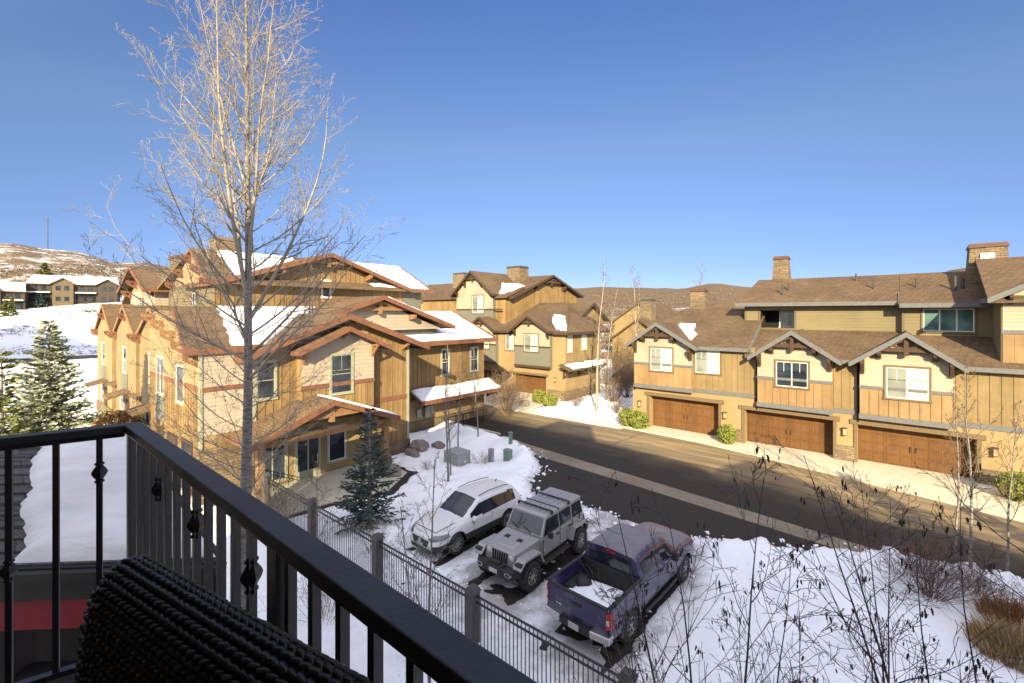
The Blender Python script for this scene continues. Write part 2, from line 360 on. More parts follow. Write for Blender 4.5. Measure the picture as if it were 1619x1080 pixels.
def gable_roof(f, par, s0, sp, s1, z0, zp, z1, of, ob, fascia, shingle=None, t=.16, fh=.26, ft=.07, ob_cut=None):
    """two slabs whose front rake is at o=of and that run back to o=ob (negative)"""
    r = MB()
    r.slab([f.P(s0,of,z0),f.P(sp,of,zp),f.P(sp,ob,zp),f.P(s0,ob,z0)], t)
    r.slab([f.P(sp,of,zp),f.P(s1,of,z1),f.P(s1,ob,z1),f.P(sp,ob,zp)], t)
    o = r.build('roof', shingle or m_shingle, par)
    b = MB()
    f.poly(b, [(s0,z0-fh),(s0,z0+.03),(sp,zp+.03),(sp,zp-fh)], of+.003, of+ft)
    f.poly(b, [(sp,zp-fh),(sp,zp+.03),(s1,z1+.03),(s1,z1-fh)], of+.003, of+ft)
    sg = 1 if s1 > s0 else -1
    f.box(b, s0-sg*.06, s0-sg*.003, of+ft, ob, z0-fh*.9, z0+.0); f.box(b, s1+sg*.003, s1+sg*.06, of+ft, ob, z1-fh*.9, z1+.0)
    pieces(b,'fascia',fascia,par)
    return o

def truss(f, par, sp, zp, half, pitch, o, mat=None, w=.17):
    """king post, collar beam and two struts under a gable peak"""
    m = MB(); zc = zp-pitch*half
    f.box(m, sp-w/2, sp+w/2, o, o+w, zc-.28, zp-.12)
    f.box(m, sp-half-.15, sp+half+.15, o+.02, o+w-.02, zc-.05, zc+w-.05)
    for sg in (-1, 1):
        m.bar(f.P(sp+sg*.1,o+w/2,zc+.12), f.P(sp+sg*half*.55,o+w/2,zp-pitch*half*.55-.1), w*.55, w*.55)
        m.bar(f.P(sp+sg*.06,o+w/2-.01,zp-.22), f.P(sp+sg*(half+.1),o+w/2-.01,zc+.0), w*.6, w*.7)
    m.build('gable_truss', mat or m_timber, par)

def sun_snow(name, pts, par, h=.13, seed=0, jit=.25, mat=None, org=None, n=7):
    """snow lying on a plane: irregular outline, rounded rim"""
    rng = random.Random(seed); ring = []
    P = [Vector(p) for p in pts]
    for i in range(len(P)):
        a, b = P[i], P[(i+1)%len(P)]; L = (b-a).length; k = max(2, int(L/.45))
        for q in range(k):
            p = a.lerp(b, q/k); e = (b-a).normalized()
            ring.append(p)
    c = sum(ring, Vector())/len(ring)
    nrm = (P[1]-P[0]).cross(P[2]-P[0]).normalized()
    if nrm.z < 0: nrm.negate()
    off = Vector((seed*3.7, seed*1.3, 5))
    out = []
    for p in ring:
        d = (p-c); L = d.length; k = jit*(noise.noise(p*1.1+off)+.6*noise.noise(p*3+off))
        out.append(c + d*(1 + k/max(L,.3)))
    mb = MB(); m = len(out); lv = [(0,.0),(.05,.45),(.14,.8),(.32,.97),(.6,1.02)]
    for ins, hh in lv:
        for p in out:
            d = p-c; L = d.length
            q = c + d*max(0,(1-ins/max(L,.2))) + Vector((0,0,1))*(h*hh*(1+.35*noise.noise(p*2+off)) - .004)
            mb.v.append(tuple(q))
    for r in range(len(lv)-1):
        for i in range(m):
            j=(i+1)%m; mb.f.append((r*m+i, r*m+j, (r+1)*m+j, (r+1)*m+i))
    base=(len(lv)-1)*m; mb.v.append(tuple(c+Vector((0,0,h)))); k=len(mb.v)-1
    for i in range(m): mb.f.append((base+i, base+(i+1)%m, k))
    return mb.build(name, mat or m_snow, par, smooth=True, angle=None, org=org)

def chimney(par, x0, x1, y0, y1, z0, z1, cap, taper=.12, name='chimney'):
    b = MB(); b.frustum((x0,x1,y0,y1,z0),(x0+taper,x1-taper,y0+taper,y1-taper,z1-.25))
    o = b.build(name, m_stone, par)
    c = MB(); c.frustum((x0+taper-.08,x1-taper+.08,y0+taper-.08,y1-taper+.08,z1-.25),(x0+taper+.0,x1-taper-.0,y0+taper,y1-taper,z1)); c.build('cap', cap, o)
    return o
def vent(par, x, y, z0, h, r=.05):
    b = MB(); b.tube([(x,y,z0-.2),(x,y,z0+h)],[r,r],8); b.build('vent_pipe', m_capd, par, smooth=True)

m_timberd=M('near_black_timber',(.014,.012,.013),(.02,.017,.018),scale=6)
m_purpletw=leafmat('purple_brown_twigs',(.06,.035,.03),(.13,.075,.06),(.22,.13,.09))
m_hw2_=M('dull_brown_siding',(.15,.112,.07),(.12,.088,.055),scale=1)
m_snowold=M('old_grey_snow',(.74,.74,.755),(.60,.60,.615),scale=2.2,stretch=(.6,2.5,1),bump=.35,bscale=7,rough=.65,big=(.7,.86))
m_greytw=M('grey_twigs',(.20,.165,.145),(.10,.08,.075),scale=3)
# ------------------------------------------------------------------ camera, light, render
sc = bpy.context.scene
cam = bpy.data.cameras.new('camera'); co = bpy.data.objects.new('camera', cam); C.objects.link(co)
co.location = (0,0,8.8); co.rotation_euler = (R(90),0,math.atan2(.646,.763))
cam.sensor_width = 36; cam.lens = 36*720/1619; cam.shift_y = -45/1619; cam.clip_start = .05; cam.clip_end = 8000
sc.camera = co
SKYTINT=[(0,(.195,.21,.31)),(.10,(.235,.255,.36)),(.34,(.40,.41,.45)),(.62,(.335,.42,.60))]
GLOW=(3.3,3.12,3.0)
SUNV = Vector((.57,-.828,0)).normalized(); EL = R(22)
w = bpy.data.worlds.new('World'); sc.world = w; w.use_nodes = True
sk = w.node_tree.nodes.new('ShaderNodeTexSky'); sk.sky_type='NISHITA'; sk.sun_disc=False
sk.sun_elevation = EL; sk.sun_rotation = math.atan2(SUNV.x, SUNV.y)
sk.altitude = 2000; sk.air_density = 1.0; sk.dust_density = .25; sk.ozone_density = 1.6
# the sky: bluer overhead opposite the sun, and an added fill glow on the unseen sun side behind the viewer
T_=w.node_tree; BG=T_.nodes['Background']
g_=N(T_,'ShaderNodeTexCoord'); sz=N(T_,'ShaderNodeSeparateXYZ'); T_.links.new(g_.outputs['Generated'],sz.inputs[0])
dt=N(T_,'ShaderNodeVectorMath',operation='DOT_PRODUCT'); T_.links.new(g_.outputs['Generated'],dt.inputs[0]); dt.inputs[1].default_value=(SUNV.x*.72,SUNV.y*.72,.69)
el=ramp(T_,sz.outputs[2],SKYTINT)
glow_mask=N(T_,'ShaderNodeMapRange',interpolation_type='SMOOTHSTEP'); T_.links.new(dt.outputs['Value'],glow_mask.inputs[0])
for i_,v_ in ((1,-.16),(2,.62),(3,0),(4,1)): glow_mask.inputs[i_].default_value=v_
m1=N(T_,'ShaderNodeMix',data_type='RGBA',blend_type='MULTIPLY'); m1.inputs[0].default_value=1; T_.links.new(sk.outputs[0],m1.inputs[6]); T_.links.new(el,m1.inputs[7])
sc_=N(T_,'ShaderNodeVectorMath',operation='SCALE'); T_.links.new(m1.outputs[2],sc_.inputs[0]); sc_.inputs['Scale'].default_value=2.4/2.65
gl=N(T_,'ShaderNodeVectorMath',operation='SCALE'); gl.inputs[0].default_value=GLOW; T_.links.new(glow_mask.outputs[0],gl.inputs['Scale'])
ad_=N(T_,'ShaderNodeVectorMath',operation='ADD'); T_.links.new(sc_.outputs[0],ad_.inputs[0]); T_.links.new(gl.outputs[0],ad_.inputs[1])
T_.links.new(ad_.outputs[0],BG.inputs[0]); BG.inputs[1].default_value=.15
sl = bpy.data.lights.new('sun','SUN'); sl.energy = 5; sl.angle = R(.5); sl.color = (1,.84,.53)
so = bpy.data.objects.new('sun', sl); C.objects.link(so)
dv = Vector((SUNV.x*math.cos(EL), SUNV.y*math.cos(EL), math.sin(EL)))
so.rotation_euler = dv.to_track_quat('Z','Y').to_euler(); so.location = (30,-40,40)
sc.cycles.film_exposure=2.65
sc.view_settings.view_transform='Standard'; sc.view_settings.look='None'; sc.view_settings.exposure=0

# ------------------------------------------------------------------ ground
def interp(x, tab):
    if x <= tab[0][0]: return tab[0][1]
    for (a,p),(b,q) in zip(tab, tab[1:]):
        if x <= b:
            t=(x-a)/(b-a); t=t*t*(3-2*t); return p+(q-p)*t
    return tab[-1][1]
def ang(u): return math.degrees(math.atan2(u-810,720))
# skyline height of the hills as an image-free table: bearing from the balcony (deg) -> elevation angle tangent
SKY = [(-100,.14),(ang(-150),.155),(ang(0),.163),(ang(100),.137),(ang(200),.115),(ang(300),.09),(ang(400),.065),(ang(600),.04),(ang(800),.045),(ang(950),.058),(ang(1010),.056),(ang(1070),.054),(ang(1130),.066),(ang(1180),.060),(ang(1300),.045),(ang(1450),.075),(ang(1530),.11),(ang(1619),.128),(65,.12),(100,.08)]
def terrain(x, y):
    r = math.hypot(x,y)
    a = math.degrees(math.atan2(.763*x+.646*y, -.646*x+.763*y))     # bearing right of the view axis
    if abs(a) > 110: return -.15
    d = r*max(.25,math.cos(R(a)))
    s = interp(a, SKY)
    left = interp(a, [(-34,1),(-20,0)])
    dsl, dsr = 430, 1350
    # left: flat to 105 m, a bank up to the houses, then the hill
    zl = interp(d, [(100,-.15),(150,9.0),(185,13.5),(225,16.5)])
    if d > 225: zl = 16.5 + (8.8+s*dsl-16.5)*min(1,(d-225)/(dsl-225))**.9
    if d > dsl: zl = (8.8+s*dsl) - (d-dsl)*.06
    zr = -.15
    if d > 95: zr = -.15 + (8.8+s*dsr)*min(1,(d-95)/(dsr-95))**1.25
    if d > dsr: zr = 8.65+s*dsr-(d-dsr)*.05
    z = zl*left + zr*(1-left)
    k = min(1,max(0,(d-150)/300))
    z += k*(noise.noise(Vector((x*.012,y*.012,3)))*5 + noise.noise(Vector((x*.04,y*.04,7)))*1.5)
    return z
g = MB(); rings = [0,20,40,60,75,90,100,108,116,124,132,140,150,160,170,180,190,200,212,225,240,255,270,290,310,330,350,370,390,410,430,455,490,540,600,680,770,870,980,1100,1220,1300,1350,1420,1600,2200,3500]
na = 300
for r in rings:
    for k in range(na):
        t = 2*math.pi*k/na; x,y = r*math.cos(t), r*math.sin(t)
        g.v.append((x,y,terrain(x,y)))
for i in range(len(rings)-1):
    for k in range(na):
        k2=(k+1)%na
        g.f.append((i*na+k, i*na+k2, (i+1)*na+k2, (i+1)*na+k) if i else (k, na+k2, na+k)) if i else g.f.append((i*na+k,(i+1)*na+k,(i+1)*na+k2))
mt, t, b = nt('snowy_terrain'); b.inputs['Roughness'].default_value=.8; b.inputs['Specular IOR Level'].default_value=.1
tc = N(t,'ShaderNodeTexCoord'); n1 = N(t,'ShaderNodeTexNoise', i_Scale=.05, i_Detail=8, i_Roughness=.7); t.links.new(tc.outputs['Object'], n1.inputs['Vector'])
n2 = N(t,'ShaderNodeTexNoise', i_Scale=.35, i_Detail=6, i_Roughness=.75); t.links.new(tc.outputs['Object'], n2.inputs['Vector'])
sp = N(t,'ShaderNodeSeparateXYZ'); t.links.new(tc.outputs['Object'], sp.inputs[0])
mr = N(t,'ShaderNodeMapRange'); t.links.new(sp.outputs[2], mr.inputs[0])
for i,vv in ((1,12),(2,26),(3,-.30),(4,.01)): mr.inputs[i].default_value=vv
ad = N(t,'ShaderNodeMath', operation='ADD'); t.links.new(n1.outputs[0],ad.inputs[0]); t.links.new(n2.outputs[0],ad.inputs[1])
ad2 = N(t,'ShaderNodeMath', operation='ADD'); t.links.new(ad.outputs[0],ad2.inputs[0]); t.links.new(mr.outputs[0],ad2.inputs[1])
mul = N(t,'ShaderNodeMath', operation='MULTIPLY'); t.links.new(ad2.outputs[0],mul.inputs[0]); mul.inputs[1].default_value=.7
# hills to the right (y large) hold less snow
mr2 = N(t,'ShaderNodeMapRange'); t.links.new(sp.outputs[1], mr2.inputs[0])
for i,vv in ((1,90),(2,220),(3,0),(4,.25)): mr2.inputs[i].default_value=vv
ad3 = N(t,'ShaderNodeMath', operation='ADD'); t.links.new(mul.outputs[0],ad3.inputs[0]); t.links.new(mr2.outputs[0],ad3.inputs[1])
br_ = ramp(t,n2.outputs[0],[(.3,(.10,.07,.045)),(.55,(.15,.105,.065)),(.75,(.20,.145,.09))])
mk = ramp(t,ad3.outputs[0],[(.56,(0,0,0)),(.70,(1,1,1))])
mx = N(t,'ShaderNodeMix', data_type='RGBA'); t.links.new(mk,mx.inputs[0]); mx.inputs[6].default_value=(.86,.86,.87,1); t.links.new(br_,mx.inputs[7])
t.links.new(mx.outputs[2], b.inputs['Base Color'])
bp = N(t,'ShaderNodeBump', i_Strength=.7, i_Distance=1.0); t.links.new(n2.outputs[0],bp.inputs['Height']); t.links.new(bp.outputs[0],b.inputs['Normal'])
struct(g.build('terrain', mt, smooth=True, angle=None, recalc=False))

# asphalt: the lane past the garages plus the apron the parking bays open on to
ASPH = [(-46,31.5),(-46,24.5),(-30,24.6),(-24,24.4),(-20.5,24.0),(-17.8,22.9),(-16.4,21.8),(-15.1,20.4),(-14.4,18.6),(-13.4,17.6),(-12.0,17.6),(-10.6,18.0),(-8.6,17.5),(-6.6,17.9),(-5.2,18.7),(-4.2,19.1),(-3.0,19.6),(-1.6,20.6),(-.35,21.5),(1.4,21.9),(3.2,22.2),(7,21.6),(14,19.6),(24,16.5),(24,21.5),(14,25.6),(8,27.5),(4.06,28.6),(-1.2,29.9),(-6.5,31.1),(-10.5,31.9),(-14.9,32.3),(-19.5,32.1),(-25.4,31.4),(-34,31.5)]
ma, t, b = nt('worn_asphalt'); b.inputs['Roughness'].default_value=.75; b.inputs['Specular IOR Level'].default_value=.3
tc = N(t,'ShaderNodeTexCoord'); mp = N(t,'ShaderNodeMapping'); mp.inputs['Scale'].default_value=(.16,1.5,1); mp.inputs['Rotation'].default_value=(0,0,R(-8)); t.links.new(tc.outputs['Object'],mp.inputs[0])
n1 = N(t,'ShaderNodeTexNoise', i_Scale=.8, i_Detail=8, i_Roughness=.68); t.links.new(mp.outputs[0],n1.inputs['Vector'])
n2 = N(t,'ShaderNodeTexNoise', i_Scale=60, i_Detail=3); t.links.new(tc.outputs['Object'],n2.inputs['Vector'])
c = ramp(t,n1.outputs[0],[(.30,(.075,.064,.054)),(.50,(.125,.102,.078)),(.70,(.21,.168,.115))])
mx = N(t,'ShaderNodeMix', data_type='RGBA', blend_type='MULTIPLY'); mx.inputs[0].default_value=1; t.links.new(c,mx.inputs[6]); t.links.new(ramp(t,n2.outputs[0],[(.3,(.7,.7,.7)),(.7,(1.25,1.25,1.25))]),mx.inputs[7])
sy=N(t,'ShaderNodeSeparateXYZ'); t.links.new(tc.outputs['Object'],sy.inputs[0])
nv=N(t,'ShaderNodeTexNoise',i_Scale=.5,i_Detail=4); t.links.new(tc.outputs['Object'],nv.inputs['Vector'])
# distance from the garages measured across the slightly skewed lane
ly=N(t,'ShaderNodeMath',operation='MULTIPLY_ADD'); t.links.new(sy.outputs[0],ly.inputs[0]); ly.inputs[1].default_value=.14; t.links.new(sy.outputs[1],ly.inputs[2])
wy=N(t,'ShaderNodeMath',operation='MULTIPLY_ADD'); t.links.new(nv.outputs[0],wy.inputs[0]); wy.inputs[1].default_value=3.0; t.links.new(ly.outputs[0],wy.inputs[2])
lit_tone=ramp(t,N(t,'ShaderNodeMapRange').outputs[0],[(0,(.20,.205,.23)),(.4,(.40,.39,.375)),(1,(1.6,1.46,1.12))]); lit_range=lit_tone.node.inputs[0].links[0].from_node  # building's shade and the sunlit band painted into the asphalt colour
t.links.new(wy.outputs[0],lit_range.inputs[0]); lit_range.inputs[1].default_value=24.8; lit_range.inputs[2].default_value=28.2
m3=N(t,'ShaderNodeMix',data_type='RGBA',blend_type='MULTIPLY'); m3.inputs[0].default_value=1; t.links.new(mx.outputs[2],m3.inputs[6]); t.links.new(lit_tone,m3.inputs[7])
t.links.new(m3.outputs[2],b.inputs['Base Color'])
rr = ramp(t,n1.outputs[0],[(.3,(.45,)*3),(.6,(.85,)*3)]); t.links.new(rr,b.inputs['Roughness'])
bp = N(t,'ShaderNodeBump', i_Strength=.3, i_Distance=.01); t.links.new(n2.outputs[0],bp.inputs['Height']); t.links.new(bp.outputs[0],b.inputs['Normal'])
def sheet(name, pts, z, mat, th=0):
    mb = MB()
    if th: mb.prism([(x,y,z-th) for x,y in pts],(0,0,th))
    else: mb.add([(x,y,z) for x,y in pts],[tuple(range(len(pts)))])
    o = mb.build(name, mat, recalc=bool(th)); 
    if not th and o.data.polygons[0].normal.z < 0: o.data.flip_normals()
    return struct(o)
# the sheet runs on under the parked cars and the snow
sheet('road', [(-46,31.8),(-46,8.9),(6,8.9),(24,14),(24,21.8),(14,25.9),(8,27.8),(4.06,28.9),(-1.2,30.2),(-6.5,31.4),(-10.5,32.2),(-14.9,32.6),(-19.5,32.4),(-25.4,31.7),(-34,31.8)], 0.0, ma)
sheet('gutter_strip', [(-21.5,24.55),(-18.7,23.95),(-9.5,22.85),(-.5,21.65),(8,20.0),(16,17.6),(16,16.6),(8,19.0),(-.6,20.65),(-9.6,21.7),(-18,22.55),(-21.5,23.2)], .005, m_gut)
drv = [(-25.5,31.45),(-19.5,32.0),(-14.9,32.2),(-10.5,31.8),(-6.5,31.0),(-1.2,29.8),(4.06,28.5),(8,27.4),(14,25.5)]
sheet('driveway', [(-15.9,32.14)]+drv[3:]+[(14,34.2),(-15.9,34.2)], .10, m_conc, .14)
sheet('kerb', drv[:3]+[(-15.9,32.35),(-19.5,32.25),(-25.5,31.75)], .11, m_conc, .15)
sheet('driveway', [(-37.9,31.5),(-31,31.5),(-25.5,31.5),(-26.2,39.6),(-37.9,39.6)], .06, m_conc, .1)
sheet('kerb', [(-21.9,24.6),(-28.0,24.75),(-28.0,24.6),(-21.8,24.4)], .12, m_conc, .16)
sheet('patio', [(-24,8.6),(-20.2,8.6),(-20.0,10.6),(-19.2,13.2),(-20.6,15.4),(-24,15.6)], .05, m_conc, .08)
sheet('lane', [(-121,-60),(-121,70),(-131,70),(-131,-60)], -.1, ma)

m_tar=M('tar_seam',(.022,.021,.021),(.035,.033,.032),scale=6,rough=.5)
_r=random.Random(12); tm=MB()
for (x0,y0,x1,y1) in ((-26,27.5,-9,27.2),(-9,27.2,6,24.6),(-15,23.6,-14.2,31.9),(-6.2,22.2,-5.4,30.6),(0.5,21.7,1.6,28.6),(-20,25.2,-12,29.8),(-3,26.2,3.2,27.6)):
    L=math.hypot(x1-x0,y1-y0); n=int(L/.35); pts=[]
    for i in range(n+1):
        t=i/n; o=.16*noise.noise(Vector((x0+i*.33,y0,3)))+_r.gauss(0,.02); pts.append((x0+(x1-x0)*t-(y1-y0)/L*o,y0+(y1-y0)*t+(x1-x0)/L*o))
    for a,b in zip(pts,pts[1:]):
        d=Vector((b[0]-a[0],b[1]-a[1])).normalized(); w_=.022+.014*_r.random(); q=(-d.y*w_,d.x*w_)
        tm.add([(a[0]-q[0],a[1]-q[1],.0035),(b[0]-q[0],b[1]-q[1],.0035),(b[0]+q[0],b[1]+q[1],.0035),(a[0]+q[0],a[1]+q[1],.0035)],[(0,1,2,3)])
struct(tm.build('road_seams',m_tar,recalc=False))
# lying snow as one height field: high round the asphalt edge, thin and patchy in the parking bays, cut out on patio, road and walls
def sdist(x, y, poly):
    ins = False; dm = 1e9; n = len(poly)
    for i in range(n):
        (x1,y1),(x2,y2) = poly[i], poly[(i+1)%n]
        if (y1>y)!=(y2>y) and x < (x2-x1)*(y-y1)/(y2-y1)+x1: ins = not ins
        dx,dy = x2-x1,y2-y1; q = max(0,min(1,((x-x1)*dx+(y-y1)*dy)/(dx*dx+dy*dy)))
        dm = min(dm, (x-x1-q*dx)**2+(y-y1-q*dy)**2)
    return -math.sqrt(dm) if ins else math.sqrt(dm)
PARK = [(-15.2,9.0),(-4.2,9.0),(-4.9,15),(-5.6,17.8),(-13.6,18.0),(-14.6,16)]
PATIO = [(-25,8.4),(-19.9,8.4),(-19.6,10.6),(-18.7,13.2),(-20.3,15.7),(-25,15.9)]
RIGHT = [(-16.5,31.2),(30,18),(30,60),(-16.5,60)]
LBLD = [(-60,7.2),(-23.8,7.2),(-23.8,18.3),(-27.2,18.3),(-27.2,29),(-60,29)]
CEN = [(-50,31.7),(-25,31.6),(-25,50),(-50,50)]
def ss(a,b,x): q=max(0,min(1,(x-a)/(b-a))); return q*q*(3-2*q)
def snow_h(x, y):
    v = Vector((x,y,0)); n = noise.noise(v*.5); n2 = noise.noise(v*1.7+Vector((9,2,1))); n3 = noise.noise(v*4.5)
    if x < -52 or y > 50: return .0
    d = sdist(x,y,ASPH) + .35*n2 + .12*n3
    n6=noise.noise(v*9); h = .13+.11*n+.06*n2+.03*n3+.012*n6
    pile = math.exp(-((d-.9)/.8)**2)*(.16+.22*max(0,n+.4)+.14*max(0,n2)+.06*n3)
    h = (h+pile)*ss(-.05,.65,d) - .10*(1-ss(-.1,.12,d))
    p = sdist(x,y,PARK)
    if p < .5:
        tr = .06+.04*n2+.03*n3+.03*n
        # wheel tracks down each bay
        for cx in (-13.1,-9.8,-6.35):
            for s in (-.8,.8):
                tr -= .05*math.exp(-((x-cx-s+.1*n)/.22)**2)
            if abs(x-cx) < .95 and 10.4 < y < 15.4: tr -= .05
        k = ss(.5,-.2,p); h = h*(1-k)+tr*k
    q = sdist(x,y,PATIO)+.25*n2
    h = h*ss(-.1,.5,q) - .12*(1-ss(-.15,.1,q))
    for P in (RIGHT,LBLD,CEN):
        q = sdist(x,y,P)
        if q < .6: h = h*ss(0,.6,q) - .14*(1-ss(-.1,.15,q))
    if y > 31.5 and -25 < x < -16: h = .05+.1*n+.08*n2
    return h
import collections
FOOT=collections.defaultdict(list); _r=random.Random(4)
def trail(x0,y0,x1,y1,wig):
    L=math.hypot(x1-x0,y1-y0); n=int(L/.36)
    for i in range(n):
        t=i/n; px=-(y1-y0)/L; py=(x1-x0)/L; o=(.13 if i%2 else -.13)+wig*math.sin(t*5)+_r.gauss(0,.05)
        x=x0+(x1-x0)*t+px*o; y=y0+(y1-y0)*t+py*o
        for a in (-1,0,1):
            for b in (-1,0,1): FOOT[int(x//.5)+a,int(y//.5)+b].append((x,y))
trail(-3.6,16.5,1.5,11.0,.5); trail(-4,11.5,3,14.5,.4); trail(-17,8.9,-14.5,17,.3); trail(-19.5,15.5,-16.2,19.6,.25); trail(-10,6.9,1.5,6.6,.4)
def foot(x,y):
    return -sum(.075*math.exp(-((x-a)**2+(y-b)**2)/.016) for a,b in FOOT.get((int(x//.5),int(y//.5)),()))
sn = MB(); st=.165; X0,X1,Y0,Y1 = -54,13,-9,52
nx=int((X1-X0)/st); ny=int((Y1-Y0)/st)
idx={}
for j in range(ny+1):
    for i in range(nx+1):
        x=X0+i*st; y=Y0+j*st
        z = snow_h(x,y)
        if z > .06: z = max(.03, z+foot(x,y))
        e = min(x-X0, X1-x, y-Y0, Y1-y)
        if e < 1.5: z = min(z, .05) - .35*(1-ss(0,1.5,e))
        idx[i,j]=len(sn.v); sn.v.append((x,y,z))
for j in range(ny):
    for i in range(nx):
        q=(idx[i,j],idx[i+1,j],idx[i+1,j+1],idx[i,j+1])
        if max(sn.v[k][2] for k in q) > -.03: sn.f.append(q)
sg=struct(sn.build('snow_ground', m_snowd, smooth=True, angle=None, recalc=False))
at=sg.data.attributes.new('slush','FLOAT','POINT')
for v in sg.data.vertices:
    x,y=v.co.x,v.co.y; q=0
    if -17<x<-2 and 8<y<20:
        q=ss(.8,-.6,sdist(x,y,PARK))*(.55+.9*noise.noise(Vector((x*.6,y*.35,2)))+.5*noise.noise(Vector((x*2.2,y*1.1,6))))
    d_=sdist(x,y,ASPH)
    if d_<.9 and x>-22: q=max(q,.75*ss(.9,-.1,d_+.3*noise.noise(Vector((x*1.5,y*1.5,3)))))
    at.data[v.index].value=max(0,min(1,q))
# ------------------------------------------------------------------ right-hand row of garages
def right_building():
    B = thing('townhouse_row', 'brown roofed row of three townhouses with wide stained wood garage doors along the lane', 'townhouses', (-5.5,33.3,0))
    fg = F('S',33.3); fb = F('S',32.9); fd = F('S',34.0)
    # masonry ground floor: piers and headers round recessed doors
    doors = [(-14.45,-9.45,2.52),(-7.8,-2.95,2.36),(-1.78,3.1,2.30)]
    g = MB(); e = -15.8
    for a,b,h in doors:
        fg.box(g, e, a, -1.2, 0, -.3, 3.1); fg.box(g, a, b, -1.2, 0, h, 3.1); e = b
    fg.box(g, e, 14, -1.2, 0, -.3, 3.0)
    fg.box(g, -15.8, 14, -7.5, -1.2, -.3, 3.05)
    g.build('ground_floor_wall', m_stucco, B)
    st = MB()
    for a,b in ((-9.33,-7.92),(-2.83,-1.9)): fg.box(st, a, b, 0, .09, -.1, .95); 
    fg.box(st,-15.86,-14.6,0,.09,-.1,.6); fg.box(st,3.25,14,0,.09,-.1,.85)
    pieces(st,'stone_base',m_stone,B)
    hd = MB()
    for a,b,h in doors: fg.box(hd, a-.35, b+.35, .002, .10, h+.02, h+.26)
    for a,b,h in doors:
        fg.box(hd, a-.17, a-.005, .002, .07, .02, h); fg.box(hd, b+.005, b+.17, .002, .07, .02, h)
    pieces(hd,'door_surround',m_wtrim,B)
    for a,b,h in doors: garage_door(fd, a+.02, b-.02, .11, h-.02, B)
    for s in (-15.2,-9.0,-2.38,3.75): wall_lamp(fg, s, 1.75, B)
    # first floor wall and bays
    u = MB(); fg.box(u, -15.4, -7.2, -7.5, 0, 3.1, 6.5); fg.box(u, -7.2, 14, -7.5, 0, 3.0, 6.05)
    u.build('first_floor_wall', m_tan, B)
    bt = MB(); fg.battens(bt, -11.0, -7.0, 3.5, 6.4, .42); fg.battens(bt,-2.9,-1.7,3.2,6.0,.4); fg.battens(bt,2.35,13.6,3.2,5.95,.42)
    fg.battens(bt, -15.4,-15.38,3.3,6.3)
    bt.build('board_siding', m_tan, B)
    band = MB(); fg.box(band,-11.05,-6.95,.0,.05,3.16,3.42); fg.box(band,-2.95,-1.66,.0,.05,2.86,3.12); fg.box(band,2.27,14,0,.05,2.86,3.12)
    pieces(band,'trim_band',m_greytrim,B)
    bays = [(-15.5,-11.1,3.15,4.9,-13.55,8.09,6.42),(-6.95,-2.95,2.78,4.57,-4.97,7.71,6.02),(-1.66,2.27,2.78,4.5,.36,7.75,6.02)]
    for i,(a,b,z0,zb,sp,zp,ze) in enumerate(bays):
        pit = (zp-ze)/2.4
        top = lambda s: zp-.18-pit*abs(s-sp)
        c = MB(); fb.poly(c, [(a,z0),(b,z0),(b,top(b)),(sp,top(sp)),(a,top(a))], -1.0, -.002); c.build('bay_wall', m_orange, B)
        ba = MB(); fb.battens(ba, a+.03, b-.03, z0+.26, zb, .42); ba.build('board_siding', m_orange, B)
        tr = MB(); fb.box(tr, a-.04, b+.04, 0, .06, z0-.03, z0+.25); fb.box(tr, a-.03,b+.03,0,.05,zb,zb+.17)
        pieces(tr,'trim_band',m_greytrim,B)
        lp = MB()
        def clip(z):
            k = min((zp-.2-z)/pit, 9); return (max(a,sp-k), min(b,sp+k))
        fb.laps(lp, a, b, zb+.17, zp-.2, clip); lp.build('lap_siding', m_cream, B)
        gable_roof(fb, B, a-.42, sp, b+.42, ze, zp, ze, .55, -4.6, m_greytrim)
        truss(fb, B, sp, zp-.18, 1.15, pit, .24, w=.2)
        for s in (sp-1.15, sp+1.15): bracket(fb, s, top(s)-.02, B, arm=.55, drop=.48, w=.2)
        for s in (a+.12,b-.12): bracket(fb, s, top(s)-.05, B, arm=.56, drop=.8, w=.2)
        ds = MB(); ds.tube([fg.P(a-.1,.1,z0-.3),fg.P(a-.1,.1,ze-.2)],[.05,.05],8); ds.build('downspout', m_dark, B, smooth=True)
    window(fb,-14.19,-12.53,4.52,6.19,B,2,1,m_glassb,split=True); window(fg,-11.01,-9.37,4.57,6.2,B,2,1,m_glassb,split=True)
    window(fb,-5.88,-4.17,4.2,5.76,B,2,1,m_glass,split=True); window(fb,-.49,1.28,4.1,5.8,B,2,1,m_glassb,split=True)
    # lower roof
    r = MB()
    r.slab([(-16.2,32.96,6.46),(-7.5,32.96,6.46),(-7.5,38.9,9.15),(-13.8,38.9,9.15)],.2)
    r.slab([(-16.2,32.96,6.46),(-13.8,38.9,9.15),(-13.8,40,9.15),(-16.2,46,6.4)],.2)
    r.slab([(-13.8,38.9,9.15),(-7.5,38.9,9.15),(-7.5,45,6.4),(-16.2,46,6.4)],.2)
    r.slab([(-7.65,32.96,6.06),(14,32.96,6.06),(14,37.2,7.72),(-7.65,37.2,7.72)],.2)
    r.build('roof', m_shingle, B)
    fa = MB()
    for a,b,z in ((-10.66,-7.5,6.45),(-2.52,-2.1,6.05),(2.7,14,6.05)): fa.box(a,32.87,z-.24,b,32.955,z+.0)
    fa.bar((-7.47,32.96,6.32),(-7.47,36.4,7.87),.06,.3)
    fa.bar((-7.69,32.96,5.94),(-7.69,37.0,7.5),.06,.26)
    pieces(fa,'fascia',m_greytrim,B)
    # upper storey
    fu = F('S',37.0); fv = F('S',36.6)
    c = MB(); 
